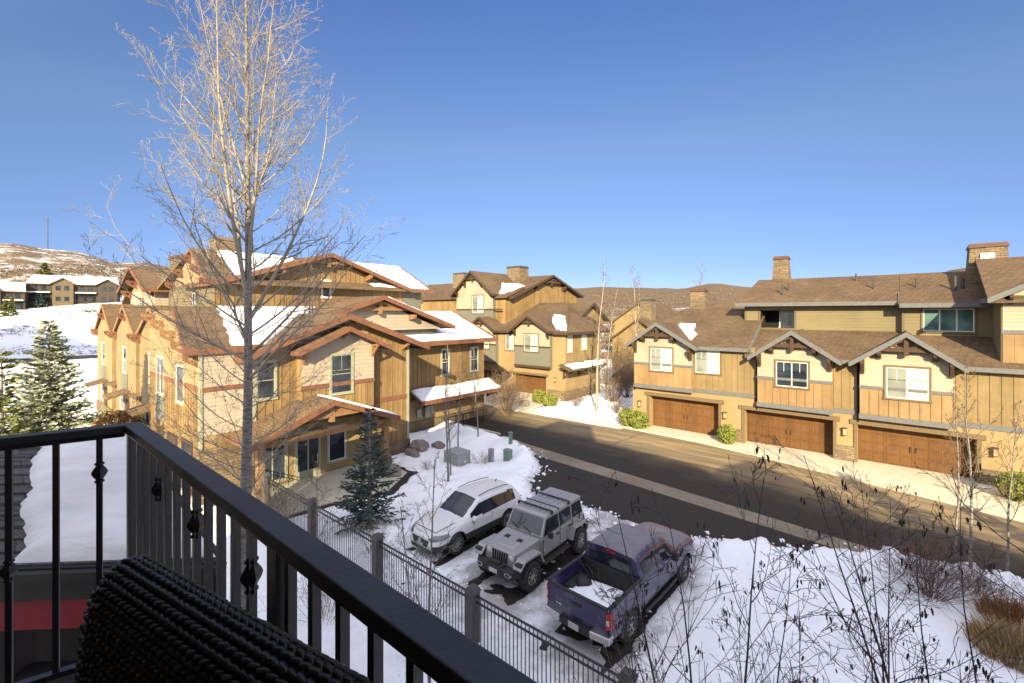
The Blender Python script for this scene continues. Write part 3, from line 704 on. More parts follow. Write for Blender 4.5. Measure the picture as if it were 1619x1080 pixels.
    fu.box(c,-8.6,-7.62,-6,-.002,6.8,9.4); fu.box(c,-5.5,.27,-6,-.002,6.8,9.4); fu.box(c,-7.62,-5.5,-6,-.002,6.8,7.72); fu.box(c,-7.62,-5.5,-6,-.002,9.0,9.4)
    fu.box(c,-7.62,-5.5,-6,-1.8,7.72,9.0); fv.box(c,.27,6,-5.5,-.002,6.8,9.35)
    c.build('upper_wall', m_olive, B)
    lp = MB(); fu.laps(lp,-8.6,-7.72,7.5,9.3); fu.laps(lp,-5.4,.2,7.5,9.3); fv.laps(lp,.3,1.06,7.4,9.25); fv.laps(lp,3.42,4.3,7.4,9.25); fv.laps(lp,1.06,3.42,7.4,7.6)
    fu.laps(lp,-7.72,-5.4,7.4,7.66)
    lp.build('lap_siding', m_olive, B)
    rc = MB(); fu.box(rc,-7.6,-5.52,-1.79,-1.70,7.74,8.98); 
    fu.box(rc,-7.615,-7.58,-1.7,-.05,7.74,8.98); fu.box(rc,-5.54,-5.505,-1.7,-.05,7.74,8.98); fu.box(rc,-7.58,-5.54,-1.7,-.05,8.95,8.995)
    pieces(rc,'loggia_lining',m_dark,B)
    window(F('S',38.65),-6.6,-5.7,7.8,8.85,B,1,1,m_glassg,trim=m_sash)
    tr = MB(); 
    for q in ((-7.74,-7.62,7.62,9.1),(-5.5,-5.38,7.62,9.1)): fu.box(tr,q[0],q[1],.003,.06,q[2],q[3])
    fu.box(tr,-7.62,-5.5,.003,.06,7.62,7.74); fv.box(tr,.2,.32,.003,.05,7.2,9.3); fu.box(tr,-8.66,-8.54,.003,.06,7.6,9.3)
    pieces(tr,'corner_trim',m_wtrim,B)
    window(fv,1.16,3.32,7.72,9.05,B,3,1,m_glassg)
    r = MB()
    r.slab([(-9.1,36.35,9.52),(.1,36.35,9.52),(.1,40.4,11.42),(-8.44,40.4,11.42)],.18)
    r.slab([(.1,35.95,9.36),(4.6,35.95,9.36),(4.6,40.4,11.44),(.1,40.4,11.44)],.18)
    r.slab([(-8.44,40.4,11.42),(5,40.4,11.42),(5,45,9.4),(-9.1,45,9.4)],.18)
    r.slab([(-9.1,36.35,9.52),(-8.44,40.4,11.42),(-8.44,41,11.42),(-9.1,45,9.4)],.18)
    r.build('roof', m_shingle, B)
    fa = MB(); fa.box(-9.15,36.27,9.28,.08,36.345,9.53); fa.box(.08,35.87,9.12,4.3,35.945,9.38); fa.bar((.06,35.95,9.3),(.06,37.5,10.0),.05,.24)
    pieces(fa,'fascia',m_greytrim,B)
    # projecting right block
    fr = F('S',33.6); 
    c = MB(); fr.poly(c,[(4.05,5.8),(9,5.8),(9,9.6),(6.5,11.0),(4.05,9.62)],-6,-.002); c.box(9,34.4,5.8,14,40,9.6); c.build('upper_wall', m_cream, B)
    def clip(z): k=(11.05-z)/.56; return (max(4.05,6.5-k),min(9,6.5+k))
    lp=MB(); fr.laps(lp,4.05,9,7.95,11,clip); lp.build('lap_siding', m_cream, B)
    ba=MB(); fr.battens(ba,4.08,9,6.2,7.75,.42); fr.box(ba,4.05,9,0,.02,6,7.75); ba.build('board_siding', m_orange, B)
    tr=MB(); fr.box(tr,4.0,9.05,.0,.06,7.75,7.95); pieces(tr,'trim_band',m_greytrim,B)
    sw=MB(); sw.box(4.0,33.62,5.9,4.045,39,9.5); sw.build('side_wall', m_olive, B)
    gable_roof(fr,B,3.5,6.5,9.5,9.55,11.25,9.55,.7,-4.2,m_greytrim)
    r=MB(); r.slab([(3.5,33.2,9.5),(14,33.2,9.5),(14,38.3,12.0),(3.5,38.3,12.0)],.2); r.slab([(3.5,38.3,12.0),(14,38.3,12),(14,44,9.5),(3.5,44,9.5)],.2); r.build('roof', m_shingle, B)
    for s in (4.3,5.4): bracket(fr,s,9.6+(s-4.05)*.5,B,arm=.6,drop=.5)
    chimney(B,-7.6,-6.35,40.6,41.7,10.6,13.25,m_cap,.14)
    chimney(B,-13.5,-12.2,39.2,40.2,8.6,10.85,m_cap,.1)
    ch = chimney(B,3.2,5.0,38.6,40.2,10.6,12.95,m_cap,.12)
    q=MB(); q.box(3.75,38.62,12.0,4.35,38.68,12.35); q.build('metal_plate', m_sash, ch)
    vent(B,-6.3,37.6,10.1,.75,.06); vent(B,-6.05,38.3,10.4,.6); vent(B,-2.2,39.6,11.0,.55); vent(B,-1.2,38.2,10.4,.55); vent(B,.9,38.2,10.4,.6); vent(B,2.6,37.6,10.1,.9,.07); vent(B,2.95,37.9,10.3,.6,.08)
    sun_snow('roof_snow',[(-13.0,34.0,7.02),(-11.35,33.3,6.70),(-11.3,34.6,7.25),(-12.0,36.2,7.95),(-13.2,36.3,8.0)],B,.1,seed=3,jit=.3)
    return B
right_building()

# ------------------------------------------------------------------ left-hand building
def left_building():
    B = thing('lodge_building', 'large ochre board and batten lodge building with rust brown gables and a gabled entry porch', 'building', (-30,13,0))
    fe = F('E',-24.0)
    sh, fas, tim = m_shingle2, m_red, m_rust
    c = MB(); c.box(-33,6.6,-.3,-24.002,18.0,6.9); c.box(-33,18.0,-.3,-27.502,28.6,6.5); c.build('wall', m_ochre, B)
    # main gable
    top = lambda s: 8.55-.345*abs(s-13.43)
    c = MB(); fe.poly(c,[(8.3,6.3),(18.0,6.3),(18.0,top(18.)),(13.43,8.55),(8.3,top(8.3))],-3.5,-.014); c.build('gable_wall', m_ochre, B)
    bt = MB(); fe.battens(bt,15.2,17.95,.5,top); fe.battens(bt,8.9,10.9,.5,top); fe.battens(bt,11.0,15.1,7.2,top)
    bt.build('board_siding', m_ochre, B)
    tr = MB(); fe.box(tr,15.12,18.03,.005,.05,3.38,3.64); fe.box(tr,6.6,8.85,.005,.05,5.2,5.42); pieces(tr,'trim_band',m_red,B)
    lp = MB(); fe.laps(lp,6.65,8.85,5.42,7.1); fe.laps(lp,6.65,8.85,3.2,5.2); lp.build('lap_siding', m_cream, B)
    cb = MB(); fe.box(cb,17.9,18.06,-.05,.06,.2,6.8); fe.box(cb,8.78,8.92,0,.06,.2,6.6); fe.box(cb,6.53,6.66,-.05,.06,.2,6.95); pieces(cb,'corner_trim',m_sashg,B)
    gable_roof(fe,B,8.0,13.43,19.0,6.75,8.75,6.72,.85,-8.5,fas,sh,fh=.3)
    for s in (9.2,13.43,17.6): bracket(fe,s,top(s)-.04,B,arm=.7,drop=.55,mat=tim,w=.2)
    sun_snow('roof_snow',[(-23.3,14.2,8.46),(-23.3,18.7,6.84),(-31,18.7,6.84),(-31,14.2,8.46)],B,.12,seed=31,jit=.2)
    # projecting bay with its own small gable
    fb = F('E',-23.45)
    c = MB(); tb = lambda s: 7.85-.42*abs(s-13.2)
    fb.poly(c,[(10.9,3.4),(15.15,3.4),(15.15,tb(15.15)),(13.2,7.85),(10.9,tb(10.9))],-.6,-.002); c.build('bay_wall', m_ochre, B)
    lp = MB(); clip=lambda z: (max(10.9,13.2-(7.85-z)/.42),min(15.15,13.2+(7.85-z)/.42)); fb.laps(lp,10.9,15.15,5.02,7.8,clip,ex=.22); lp.build('lap_siding', m_cream, B)
    bt = MB(); fb.battens(bt,10.95,15.1,3.5,4.8); bt.build('board_siding', m_ochre, B)
    tr = MB(); fb.box(tr,10.87,15.18,.003,.05,4.8,5.02); pieces(tr,'trim_band',m_red,B)
    gable_roof(fb,B,10.45,13.2,15.85,6.86,8.05,6.88,.7,-2.0,fas,sh,fh=.24)
    sun_snow('roof_snow',[(-22.8,13.9,7.76),(-22.8,15.75,6.96),(-24.4,15.75,6.96),(-24.4,13.9,7.76)],B,.08,seed=33,jit=.1)
    bracket(fb,13.2,7.8,B,arm=.6,drop=.4,mat=tim)
    for s in (11.0,15.05): bracket(fb,s,tb(s)-.02,B,arm=.62,drop=.75,mat=tim)
    window(fb,12.5,13.72,4.4,6.5,B,1,2,trim=m_sashg,sash=m_sashg,split=True); window(fe,8.95,9.8,4.55,6.35,B,1,2,trim=m_sashg,sash=m_sashg)
    # entry porch
    fp = F('E',-21.6); tp = lambda s: 4.35-.38*abs(s-11.5)
    gable_roof(fp,B,7.7,11.5,15.3,3.06,4.5,3.06,.4,-2.4,fas,sh,fh=.26)
    sun_snow('roof_snow',[(-21.3,11.8,4.42),(-21.3,15.2,3.12),(-23.9,15.2,3.12),(-23.9,11.8,4.42)],B,.12,seed=35,jit=.12)
    truss(fp,B,11.5,4.25,1.5,.38,.0,mat=tim,w=.22)
    bm_ = MB(); fp.box(bm_,8.1,14.9,-.24,.0,2.72,2.98); fp.box(bm_,8.1,8.34,-2.4,-.24,2.72,2.98); fp.box(bm_,14.66,14.9,-2.4,-.24,2.72,2.98); bm_.build('porch_beam', tim, B)
    for s in (8.25,14.75):
        p = MB(); fp.box(p,s-.15,s+.15,-.27,.03,1.0,2.72); o=p.build('porch_post', tim, B)
        q = MB(); q.frustum((-21.6-.42,-21.6+.18,s-.3,s+.3,-.1),(-21.6-.36,-21.6+.12,s-.24,s+.24,1.0)); q.build('stone_pier', m_stone, o)
        bracket(fp,s,3.0,B,arm=.35,drop=.4,mat=tim,w=.18)
    ew = MB(); fe.box(ew,8.9,14.9,.02,.07,.1,2.9); ew.build('entry_wall', m_tan, B)
    window(fe,9.0,10.3,.35,2.5,B,2,1,trim=m_sashg,sash=m_sashg,o=.07); window(fe,12.6,13.6,.6,2.5,B,1,1,trim=m_sashg,sash=m_sash,o=.07)
    d = MB(); fe.box(d,10.75,12.15,.07,.14,.06,2.55); dd = d.build('entry_door', m_sashg, B)
    d = MB(); fe.box(d,10.9,11.4,.14,.155,.5,2.4); fe.box(d,11.5,12.0,.14,.155,.5,2.4); d.build('pane', m_glass, dd)
    s_ = MB(); fe.box(s_,15.2,18.1,.0,.1,-.1,.75); fe.box(s_,6.5,8.8,0,.12,-.1,2.6); pieces(s_,'stone_base',m_stone,B)
    # two-storey wing set back
    fw = F('E',-27.5)
    bt=MB(); fw.battens(bt,18.2,28.55,2.6,6.45); bt.build('board_siding', m_ochre, B)
    window(fw,23.85,24.6,3.9,5.9,B,1,2,trim=m_sashg,split=True); window(fw,27.05,27.9,3.9,5.85,B,1,2,trim=m_sashg,split=True)
    cb=MB(); fw.box(cb,28.48,28.64,-.05,.06,.2,6.5); pieces(cb,'corner_trim',m_rust,B)
    r=MB(); r.slab([fw.P(20.6,1.5,2.42),fw.P(29.5,1.5,2.38),fw.P(29.5,-.02,3.1),fw.P(20.6,-.02,3.1)],.16); aw=r.build('awning_roof', m_shingle2, B)
    fa=MB(); fw.box(fa,20.6,29.5,1.505,1.57,2.14,2.4); fa.bar(fw.P(29.53,1.5,2.3),fw.P(29.53,0,3.0),.05,.22); pieces(fa,'fascia',m_red,aw)
    sun_snow('roof_snow',[fw.P(20.8,1.45,2.44),fw.P(29.3,1.45,2.4),fw.P(29.3,.15,3.02),fw.P(20.8,.15,3.02)],B,.16,seed=37,jit=.12)
    for s in (22,25.5,29.1): bracket(fw,s,2.3,B,arm=1.3,drop=.8,mat=tim)
    gw=MB(); fw.box(gw,18.2,28.5,.003,.06,-.1,2.3); gw.build('ground_floor_wall', m_stucco, B)
    st=MB(); fw.box(st,18.2,28.6,.06,.16,-.1,.7); pieces(st,'stone_base',m_stone,B)
    el=MB(); fw.box(el,22.0,22.5,.06,.3,.9,1.9); fw.box(el,22.6,22.9,.06,.25,1.1,1.7); fw.box(el,21.3,21.7,.06,.22,1.0,1.6); pieces(el,'electric_meter',m_util,B)
    # lower roof facing the lane, with a trussed cross gable
    r=MB(); r.slab([(-26.5,18.9,6.62),(-26.5,29.3,6.62),(-32.6,29.6,8.95),(-32.6,18.9,8.95)],.2)
    r.slab([(-23.9,6.0,7.2),(-23.9,9.7,7.2),(-31.8,16.5,9.2),(-31.8,7.4,9.2)],.2)
    r.build('roof', sh, B)
    fa=MB(); fa.box(-26.495,18.9,6.36,-26.42,29.3,6.63); fa.bar((-26.5,29.34,6.5),(-32.5,29.64,8.85),.06,.28); fa.box(-23.895,5.95,6.92,-23.82,9.3,7.2); fa.bar((-23.9,5.96,7.06),(-31.8,7.36,9.06),.07,.3)
    pieces(fa,'fascia',fas,B)
    sun_snow('roof_snow',[(-26.7,19.4,6.64),(-26.7,29.1,6.6),(-32.3,29.3,8.85),(-32.3,19.4,8.85)],B,.2,seed=39,jit=.1)
    sun_snow('roof_snow',[(-24.1,7.9,7.26),(-24.1,9.4,7.26),(-31.6,15.9,9.16),(-31.6,9.6,9.16)],B,.16,seed=41,jit=.25)
    ft=F('E',-27.0)
    c=MB(); ft.poly(c,[(12.5,7.6),(23.2,7.6),(17.71,9.66)],-4,-.002); c.build('gable_wall', m_cream, B)
    lp=MB(); clip=lambda z:(17.71-(9.66-z)/.36,17.71+(9.66-z)/.36); ft.laps(lp,12,24,7.6,9.6,clip,ex=.22); lp.build('lap_siding', m_cream, B)
    gable_roof(ft,B,11.3,17.71,24.1,7.82,9.96,7.82,.75,-5.5,fas,sh,fh=.27)
    truss(ft,B,17.71,9.75,2.2,.335,.2,mat=tim,w=.24)
    for s in (15.0,20.4): bracket(ft,s,9.6-.335*2.7,B,arm=.7,drop=.4,mat=tim,w=.22)
    sun_snow('roof_snow',[(-26.4,18.2,9.86),(-26.4,24,7.9),(-31.5,24,7.9),(-31.5,18.2,9.86)],B,.12,seed=43,jit=.1)
    # top storey
    fu=F('E',-33.0)
    c=MB(); c.box(-43,9.9,6,-33.002,26.2,10.8); c.build('upper_wall', m_ochre, B)
    tu=lambda s: 13.02-.33*abs(s-17.2)
    c=MB(); fu.poly(c,[(10,10.5),(24.2,10.5),(24.2,tu(24.2)),(17.2,13.02),(10,tu(10))],-4,-.014); c.build('gable_wall', m_ochre, B)
    bt=MB(); fu.battens(bt,10.1,24.1,8.2,tu); bt.build('board_siding', m_ochre, B)
    lp=MB(); fu.laps(lp,24.25,26.2,8,10.75,ex=.22); lp.build('lap_siding', m_grey, B)
    gable_roof(fu,B,9.6,17.2,24.6,10.78,13.26,10.84,.85,-6,fas,sh,fh=.28)
    truss(fu,B,17.2,13.05,1.6,.33,.3,mat=tim,w=.24)
    for s in (13.8,20.6): bracket(fu,s,tu(s)-.02,B,arm=.8,drop=.5,mat=tim,w=.24)
    window(fu,16.9,17.5,10.0,11.2,B,1,1,trim=m_sash)
    r=MB(); r.slab([(-32.2,9.2,10.85),(-32.2,26.9,10.85),(-38,27.5,13.4),(-38,9.8,13.4)],.2); r.slab([(-38,9.8,13.4),(-38,27.5,13.4),(-44,27,10.8),(-44,9.2,10.8)],.2); r.build('roof', sh, B)
    fa=MB(); fa.box(-32.195,24.7,10.6,-32.12,26.9,10.86); fa.box(-32.195,9.2,10.6,-32.12,9.55,10.86); fa.bar((-32.2,26.93,10.74),(-38,27.53,13.3),.06,.26); fa.bar((-32.2,9.17,10.74),(-38,9.77,13.3),.06,.26); pieces(fa,'fascia',fas,B)
    sun_snow('roof_snow',[(-32.4,21,10.86),(-32.4,26.7,10.86),(-37.9,27.3,13.34),(-37.9,20,13.34)],B,.2,seed=45,jit=.1)
    sun_snow('roof_snow',[(-33.2,10.9,11.2),(-33.2,15,11.2),(-37.9,17,13.34),(-37.9,11.4,13.34)],B,.14,seed=47,jit=.2)
    vent(B,-35,13,11.9,.7); vent(B,-35.5,23.2,12.2,.5); vent(B,-28,13.5,8.6,.6); vent(B,-28.6,14.0,8.6,.7)
    fs=F('S',9.86); lp=MB(); fs.laps(lp,-42.9,-33.0,7,10.8,ex=.22); lp.build('lap_siding', m_olive, B)
    c=MB(); fs.poly(c,[(-42.9,10.8),(-33.3,10.8),(-38,12.95)],-.5,-.01); c.build('gable_wall', m_stucco, B)
    for s in (-42,-40,-38,-36,-34): bracket(fs,s,12.9-.45*abs(s+38),B,mat=m_red,arm=.6,drop=.6,w=.22)
    window(fs,-37.5,-36.3,8.6,10.2,B,2,1)
    chimney(B,-41.8,-39.7,12.0,13.6,12,14.7,m_stone,.08)
    # long facade of bays facing the yard
    fy=F('S',8.2)
    c=MB(); c.box(-60,8.202,-.3,-33,20,6.8); c.build('wall', m_stucco, B)
    c=MB(); c.box(-54.4,9.4,6.8,-45.602,20,10.7); c.build('upper_wall', m_cream, B)
    f6=F('E',-45.6); lp=MB(); f6.laps(lp,9.4,16,7.4,10.6,ex=.22); lp.build('lap_siding', m_cream, B)
    f5=F('S',9.4); c=MB(); f5.poly(c,[(-54.4,10.5),(-45.6,10.5),(-50,12.4)],-.6,-.004); c.build('gable_wall', m_stucco, B)
    gable_roof(f5,B,-55,-50,-45,10.75,12.85,10.75,.85,-8,fas,sh,fh=.3)
    for s in (-54,-52,-50,-48,-46): bracket(f5,s,12.55-.42*abs(s+50),B,mat=m_red,arm=.75,drop=.7,w=.24)
    window(f5,-50.6,-49.4,8.2,10.0,B,2,1)
    c=MB(); c.box(-60,10.5,6.8,-54.6,20,9.8); c.build('upper_wall', m_stucco, B); f7=F('S',10.5); gable_roof(f7,B,-60.6,-57.3,-54,9.8,11.4,9.8,.7,-6,fas,sh)
    chimney(B,-45.2,-43.4,10.2,11.6,9,13.4,m_cap,.06)
    r=MB(); r.slab([(-61,7.6,6.9),(-33,7.6,6.9),(-33,12.2,8.9),(-61,12.2,8.9)],.2); r.build('roof', sh, B)
    fa=MB(); fa.box(-61,7.5,6.64,-40.7,7.595,6.9); pieces(fa,'fascia',fas,B)
    # gable end of the lane-side block, facing the yard
    f4=F('S',6.6); c=MB(); f4.poly(c,[(-33,0),(-24.0,0),(-24.0,7.0),(-31.8,8.95),(-33,8.7)],-.6,-.003); c.build('gable_wall', m_stucco, B)
    lp=MB(); f4.laps(lp,-33,-24.05,5.45,8.9,lambda z:(max(-33,-31.8-(8.95-z)*2.0),min(-24.05,-31.8+(8.95-z)*3.95)),ex=.22); lp.build('lap_siding', m_stucco, B)
    for s in (-24.4,-26.2,-28.2,-30.2,-32): bracket(f4,s,8.82-.25*abs(s+31.8),B,arm=.62,drop=.6,mat=tim,w=.22)
    window(f4,-27.6,-26.4,4.4,6.2,B,1,2,trim=m_sashg); window(f4,-31.4,-30.0,4.4,6.4,B,2,1,trim=m_sashg)
    bd=MB(); f4.box(bd,-33,-24.05,.0,.02,3.2,5.2); f4.battens(bd,-32.9,-24.1,3.2,5.2,o=.02); bd.build('board_siding', m_ochre, B); bd=MB(); f4.box(bd,-33,-24,.0,.05,5.2,5.44); bd.build('trim_band', m_red, B)
    p=MB(); f4.box(p,-31.6,-29.8,.0,.06,3.0,4.25); p.build('panel', m_grey, B)
    d=MB(); f4.box(d,-29.2,-27.6,.0,.08,.1,2.6); d.build('entry_door', m_timber, B)
    window(f4,-26.6,-25.2,.4,2.6,B,2,1,trim=m_timber,sash=m_timber)
    for a,wd in ((-36.6,3.4),(-44.6,3.4),(-53.2,3.4)):
        f2=F('S',7.4); c=MB(); f2.poly(c,[(a-wd,0),(a+wd,0),(a+wd,7.3),(a,8.9),(a-wd,7.3)],-2,-.002); c.build('bay_wall', m_tan, B)
        gable_roof(f2,B,a-wd-.4,a,a+wd+.4,7.25,9.2+.2*(a<-40)+.2*(a<-50),7.25,.14,-5,m_rust,sh,fh=.24)
        for s in (a-wd+.1,a+wd-.1,a): bracket(f2,s,7.35 if s!=a else 8.8,B,mat=m_red,arm=.5,drop=.6,w=.2)
        window(f2,a-.55,a+.55,4.3,6.2,B,1,2,trim=m_sashg)
        p=MB(); f2.box(p,a-.9,a+.9,.0,.06,2.9,4.15); p.build('panel', m_grey, B)
        window(f2,a-1.5,a-.4,.4,2.4,B,1,2,trim=m_sashg); 
        d=MB(); f2.box(d,a+.2,a+1.4,.0,.06,.05,2.3); d.build('entry_door', m_timber, B)
        r=MB(); r.slab([f2.P(a-.2,1.3,2.75),f2.P(a+1.8,1.3,2.75),f2.P(a+1.8,0,3.1),f2.P(a-.2,0,3.1)],.14); r.build('awning_roof', sh, B)
        s_=MB(); f2.box(s_,a-wd-.05,a+wd+.05,.002,.1,-.1,.8); pieces(s_,'stone_base',m_stone,B)
    for a in (-40.6,-49):
        window(fy,a-.7,a+.3,4.0,6.0,B,1,2,trim=m_sashg); window(fy,a-.9,a+.9,.3,2.6,B,2,1,trim=m_timber,sash=m_timber)
        r=MB(); r.slab([fy.P(a-1.2,1.1,3.0),fy.P(a+1.2,1.1,3.0),fy.P(a+1.2,0,3.4),fy.P(a-1.2,0,3.4)],.14); r.build('awning_roof', sh, B)
        for s in (a-1.0,a+1.0): bracket(fy,s,2.9,B,arm=.9,drop=.9,mat=tim)
    return B
left_building()

# ------------------------------------------------------------------ building across the head of the lane
def centre_building():
    B = thing('apartment_building', 'tan three storey apartment building with paired gables at the head of the lane', 'building', (-32,42,0))
    fg=F('S',38.6); fd=F('S',39.2); fb=F('S',38.1); fe=F('E',-25.6)
    doors=[(-32.6,-28.0,2.15),(-38.4,-34.2,2.15)]
    g=MB(); e=-44
    for a,b,h in ((-38.4,-34.2,2.15),(-32.6,-28.0,2.15)):
        fg.box(g,e,a,-1,0,-.3,3.2); fg.box(g,a,b,-1,0,h,3.2); e=b
    fg.box(g,e,-25.6,-1,0,-.3,3.2); fg.box(g,-44,-25.6,-7,-1,-.3,3.2); g.build('ground_floor_wall', m_stucco, B)
    for a,b,h in doors: garage_door(fd,a+.02,b-.02,.07,h-.02,B)
    hd=MB()
    for a,b,h in doors: fg.box(hd,a-.3,b+.3,.002,.1,h+.02,h+.24)
    pieces(hd,'door_surround',m_wtrim,B)
    st=MB(); fg.box(st,-27.8,-25.55,0,.09,-.1,.9); fe.box(st,38.7,45,.002,.09,-.1,.9); pieces(st,'stone_base',m_stone,B)
    wall_lamp(fg,-26.8,1.9,B); wall_lamp(fg,-33.3,1.9,B)
    u=MB(); fg.box(u,-44,-25.6,-7,0,3.2,6.7); u.build('first_floor_wall', m_stucco, B)
    bt=MB(); fe.battens(bt,38.7,45.5,3.4,6.6); bt.build('board_siding', m_tan, B); 
    ew=MB(); fe.box(ew,38.6,45.6,.003,.015,3.2,6.65); ew.build('side_wall', m_tan, B)
    for a,b,sp,zp,ze,gz in ((-31.9,-27.2,-29.75,8.56,6.95,5.35),(-38.9,-34.7,-36.8,8.4,6.85,5.3)):
        pit=(zp-ze)/2.4; top=lambda s: zp-.16-pit*abs(s-sp)
        c=MB(); fb.poly(c,[(a,3.1),(b,3.1),(b,top(b)),(sp,top(sp)),(a,top(a))],-.9,-.002); c.build('bay_wall', m_grey, B)
        lp=MB(); clip=lambda z:(max(a,sp-(zp-.16-z)/pit),min(b,sp+(zp-.16-z)/pit)); fb.laps(lp,a,b,gz,zp-.2,clip,ex=.22); lp.build('lap_siding', m_cream, B)
        tr=MB(); fb.box(tr,a-.04,b+.04,0,.06,3.05,3.28); fb.box(tr,a-.03,b+.03,0,.05,gz-.16,gz); pieces(tr,'trim_band',m_timber,B)
        gable_roof(fb,B,a-.35,sp,b+.35,ze,zp,ze,.55,-5,m_timber); truss(fb,B,sp,zp-.15,.95,pit,.22)
        for s in (a+.15,b-.15): bracket(fb,s,top(s),B,arm=.5,drop=.7)
        window(fb,sp-.75,sp+1.1,4.75,6.55,B,2,1,m_glassb)
    window(fg,-33.6,-32.4,4.7,6.4,B,2,1,m_glassb)
    window(fe,38.95,39.75,4.8,6.5,B,1,1,m_glassb,trim=m_sashg); window(fe,41.6,42.6,4.9,6.45,B,1,1,m_glassb,trim=m_sashg)
    r=MB(); r.slab([(-44.5,38.16,6.85),(-25.0,38.16,6.85),(-27.8,43,8.95),(-30.5,46.5,10.1),(-44.5,46.5,10.1)],.2)
    r.slab([(-25.0,38.16,6.85),(-25.0,47,6.85),(-30.5,46.5,10.1),(-27.8,43,8.95)],.2); r.build('roof', m_shingle, B)
    fa=MB(); fa.box(-34.3,38.07,6.6,-32.3,38.155,6.86); fa.box(-26.8,38.07,6.6,-25.0,38.155,6.86); fa.box(-24.995,38.16,6.6,-24.92,47,6.86); pieces(fa,'fascia',m_timber,B)
    f2=F('E',-27.6); gable_roof(f2,B,43.2,46.8,50.4,8.0,10.0,8.0,.5,-5,m_timber); c=MB(); f2.poly(c,[(43.6,7),(50,7),(50,7.9),(46.8,9.75),(43.6,7.9)],-3,0); c.build('gable_wall', m_tan, B)
    r=MB(); r.slab([fe.P(37.4,1.3,3.2),fe.P(45,1.3,3.2),fe.P(45,0,3.7),fe.P(37.4,0,3.7)],.15); r.build('awning_roof', m_shingle, B)
    sun_snow('roof_snow',[fe.P(38,1.2,3.26),fe.P(44.5,1.2,3.26),fe.P(44.5,.3,3.6),fe.P(38,.3,3.6)],B,.15,seed=55,jit=.25)
    for s in (38.2,41,44.5): bracket(fe,s,3.1,B,arm=1.1,drop=.8)
    sun_snow('roof_snow',[(-26.7,38.5,7.06),(-25.4,38.35,7.0),(-26.3,39.9,7.72),(-27.6,41.6,8.42),(-29.4,42.0,8.6),(-28.4,40.2,8.05)],B,.13,seed=51,jit=.3)
    # upper block
    fu=F('S',40.0); fx=F('E',-34.8)
    c=MB(); c.box(-50,40.002,6,-34.802,55.3,10.7); fx.poly(c,[(40.7,10.5),(55.3,10.5),(55.3,11.2),(48.6,13.5),(40.7,10.75)],-5,-.014); c.build('upper_wall', m_ochre, B)
    tx=lambda s: 13.45-.345*abs(s-48.6)
    bt=MB(); fx.battens(bt,40.2,55.2,7,tx,.5); bt.build('board_siding', m_ochre, B)
    gable_roof(fx,B,40.2,48.6,56,10.65,13.75,11.2,.7,-14,m_timber); truss(fx,B,48.6,13.5,2.2,.36,.25,w=.3)
    for s in (45.5,51.7): bracket(fx,s,tx(s),B,arm=.65,drop=.6,w=.25)
    f3=F('S',39.5); a,b,sp=-42.6,-36.4,-39.6
    top=lambda s: 13.7-.78*abs(s-sp)
    c=MB(); f3.poly(c,[(a,7.2),(b,7.2),(b,top(b)),(sp,13.7),(a,top(a))],-2,-.002); c.build('bay_wall', m_grey, B)
    lp=MB(); clip=lambda z:(max(a,sp-(13.7-z)/.78),min(b,sp+(13.7-z)/.78)); f3.laps(lp,a,b,9.3,13.6,clip,ex=.25); lp.build('lap_siding', m_cream, B)
    tr=MB(); f3.box(tr,a-.03,b+1.5,0,.05,9.15,9.32); pieces(tr,'trim_band',m_timber,B)
    gable_roof(f3,B,-43.1,sp,-36.0,11.05,13.95,11.05,.6,-8,m_timber); truss(f3,B,sp,13.75,1.0,.8,.25)
    for s in (-42.4,-41.0,-38.2,-36.6): bracket(f3,s,top(s),B,arm=.55,drop=.7)
    window(f3,-39.8,-37.9,8.8,10.9,B,2,1,m_glassb,split=True)
    r=MB(); r.slab([(-50,39.56,10.74),(-34.3,39.56,10.74),(-34.3,43,12.0),(-50,43,12.0)],.2); r.build('roof', m_shingle, B)
    sun_snow('roof_snow',[(-37.0,40.3,11.1),(-35.3,40.2,11.05),(-34.8,43.5,12.1),(-36,44.5,12.4),(-38.2,43,12.6)],B,.13,seed=53,jit=.3)
    sun_snow('roof_snow',[(-34.3,54.2,11.85),(-34.3,55.8,11.35),(-36,55.8,11.35),(-36,54,11.9)],B,.13,seed=54,jit=.1)
    chimney(B,-39.6,-37.2,45.5,47.5,12.5,14.95,m_capd,.1); vent(B,-36.2,46.5,13,.5)
    return B
centre_building()
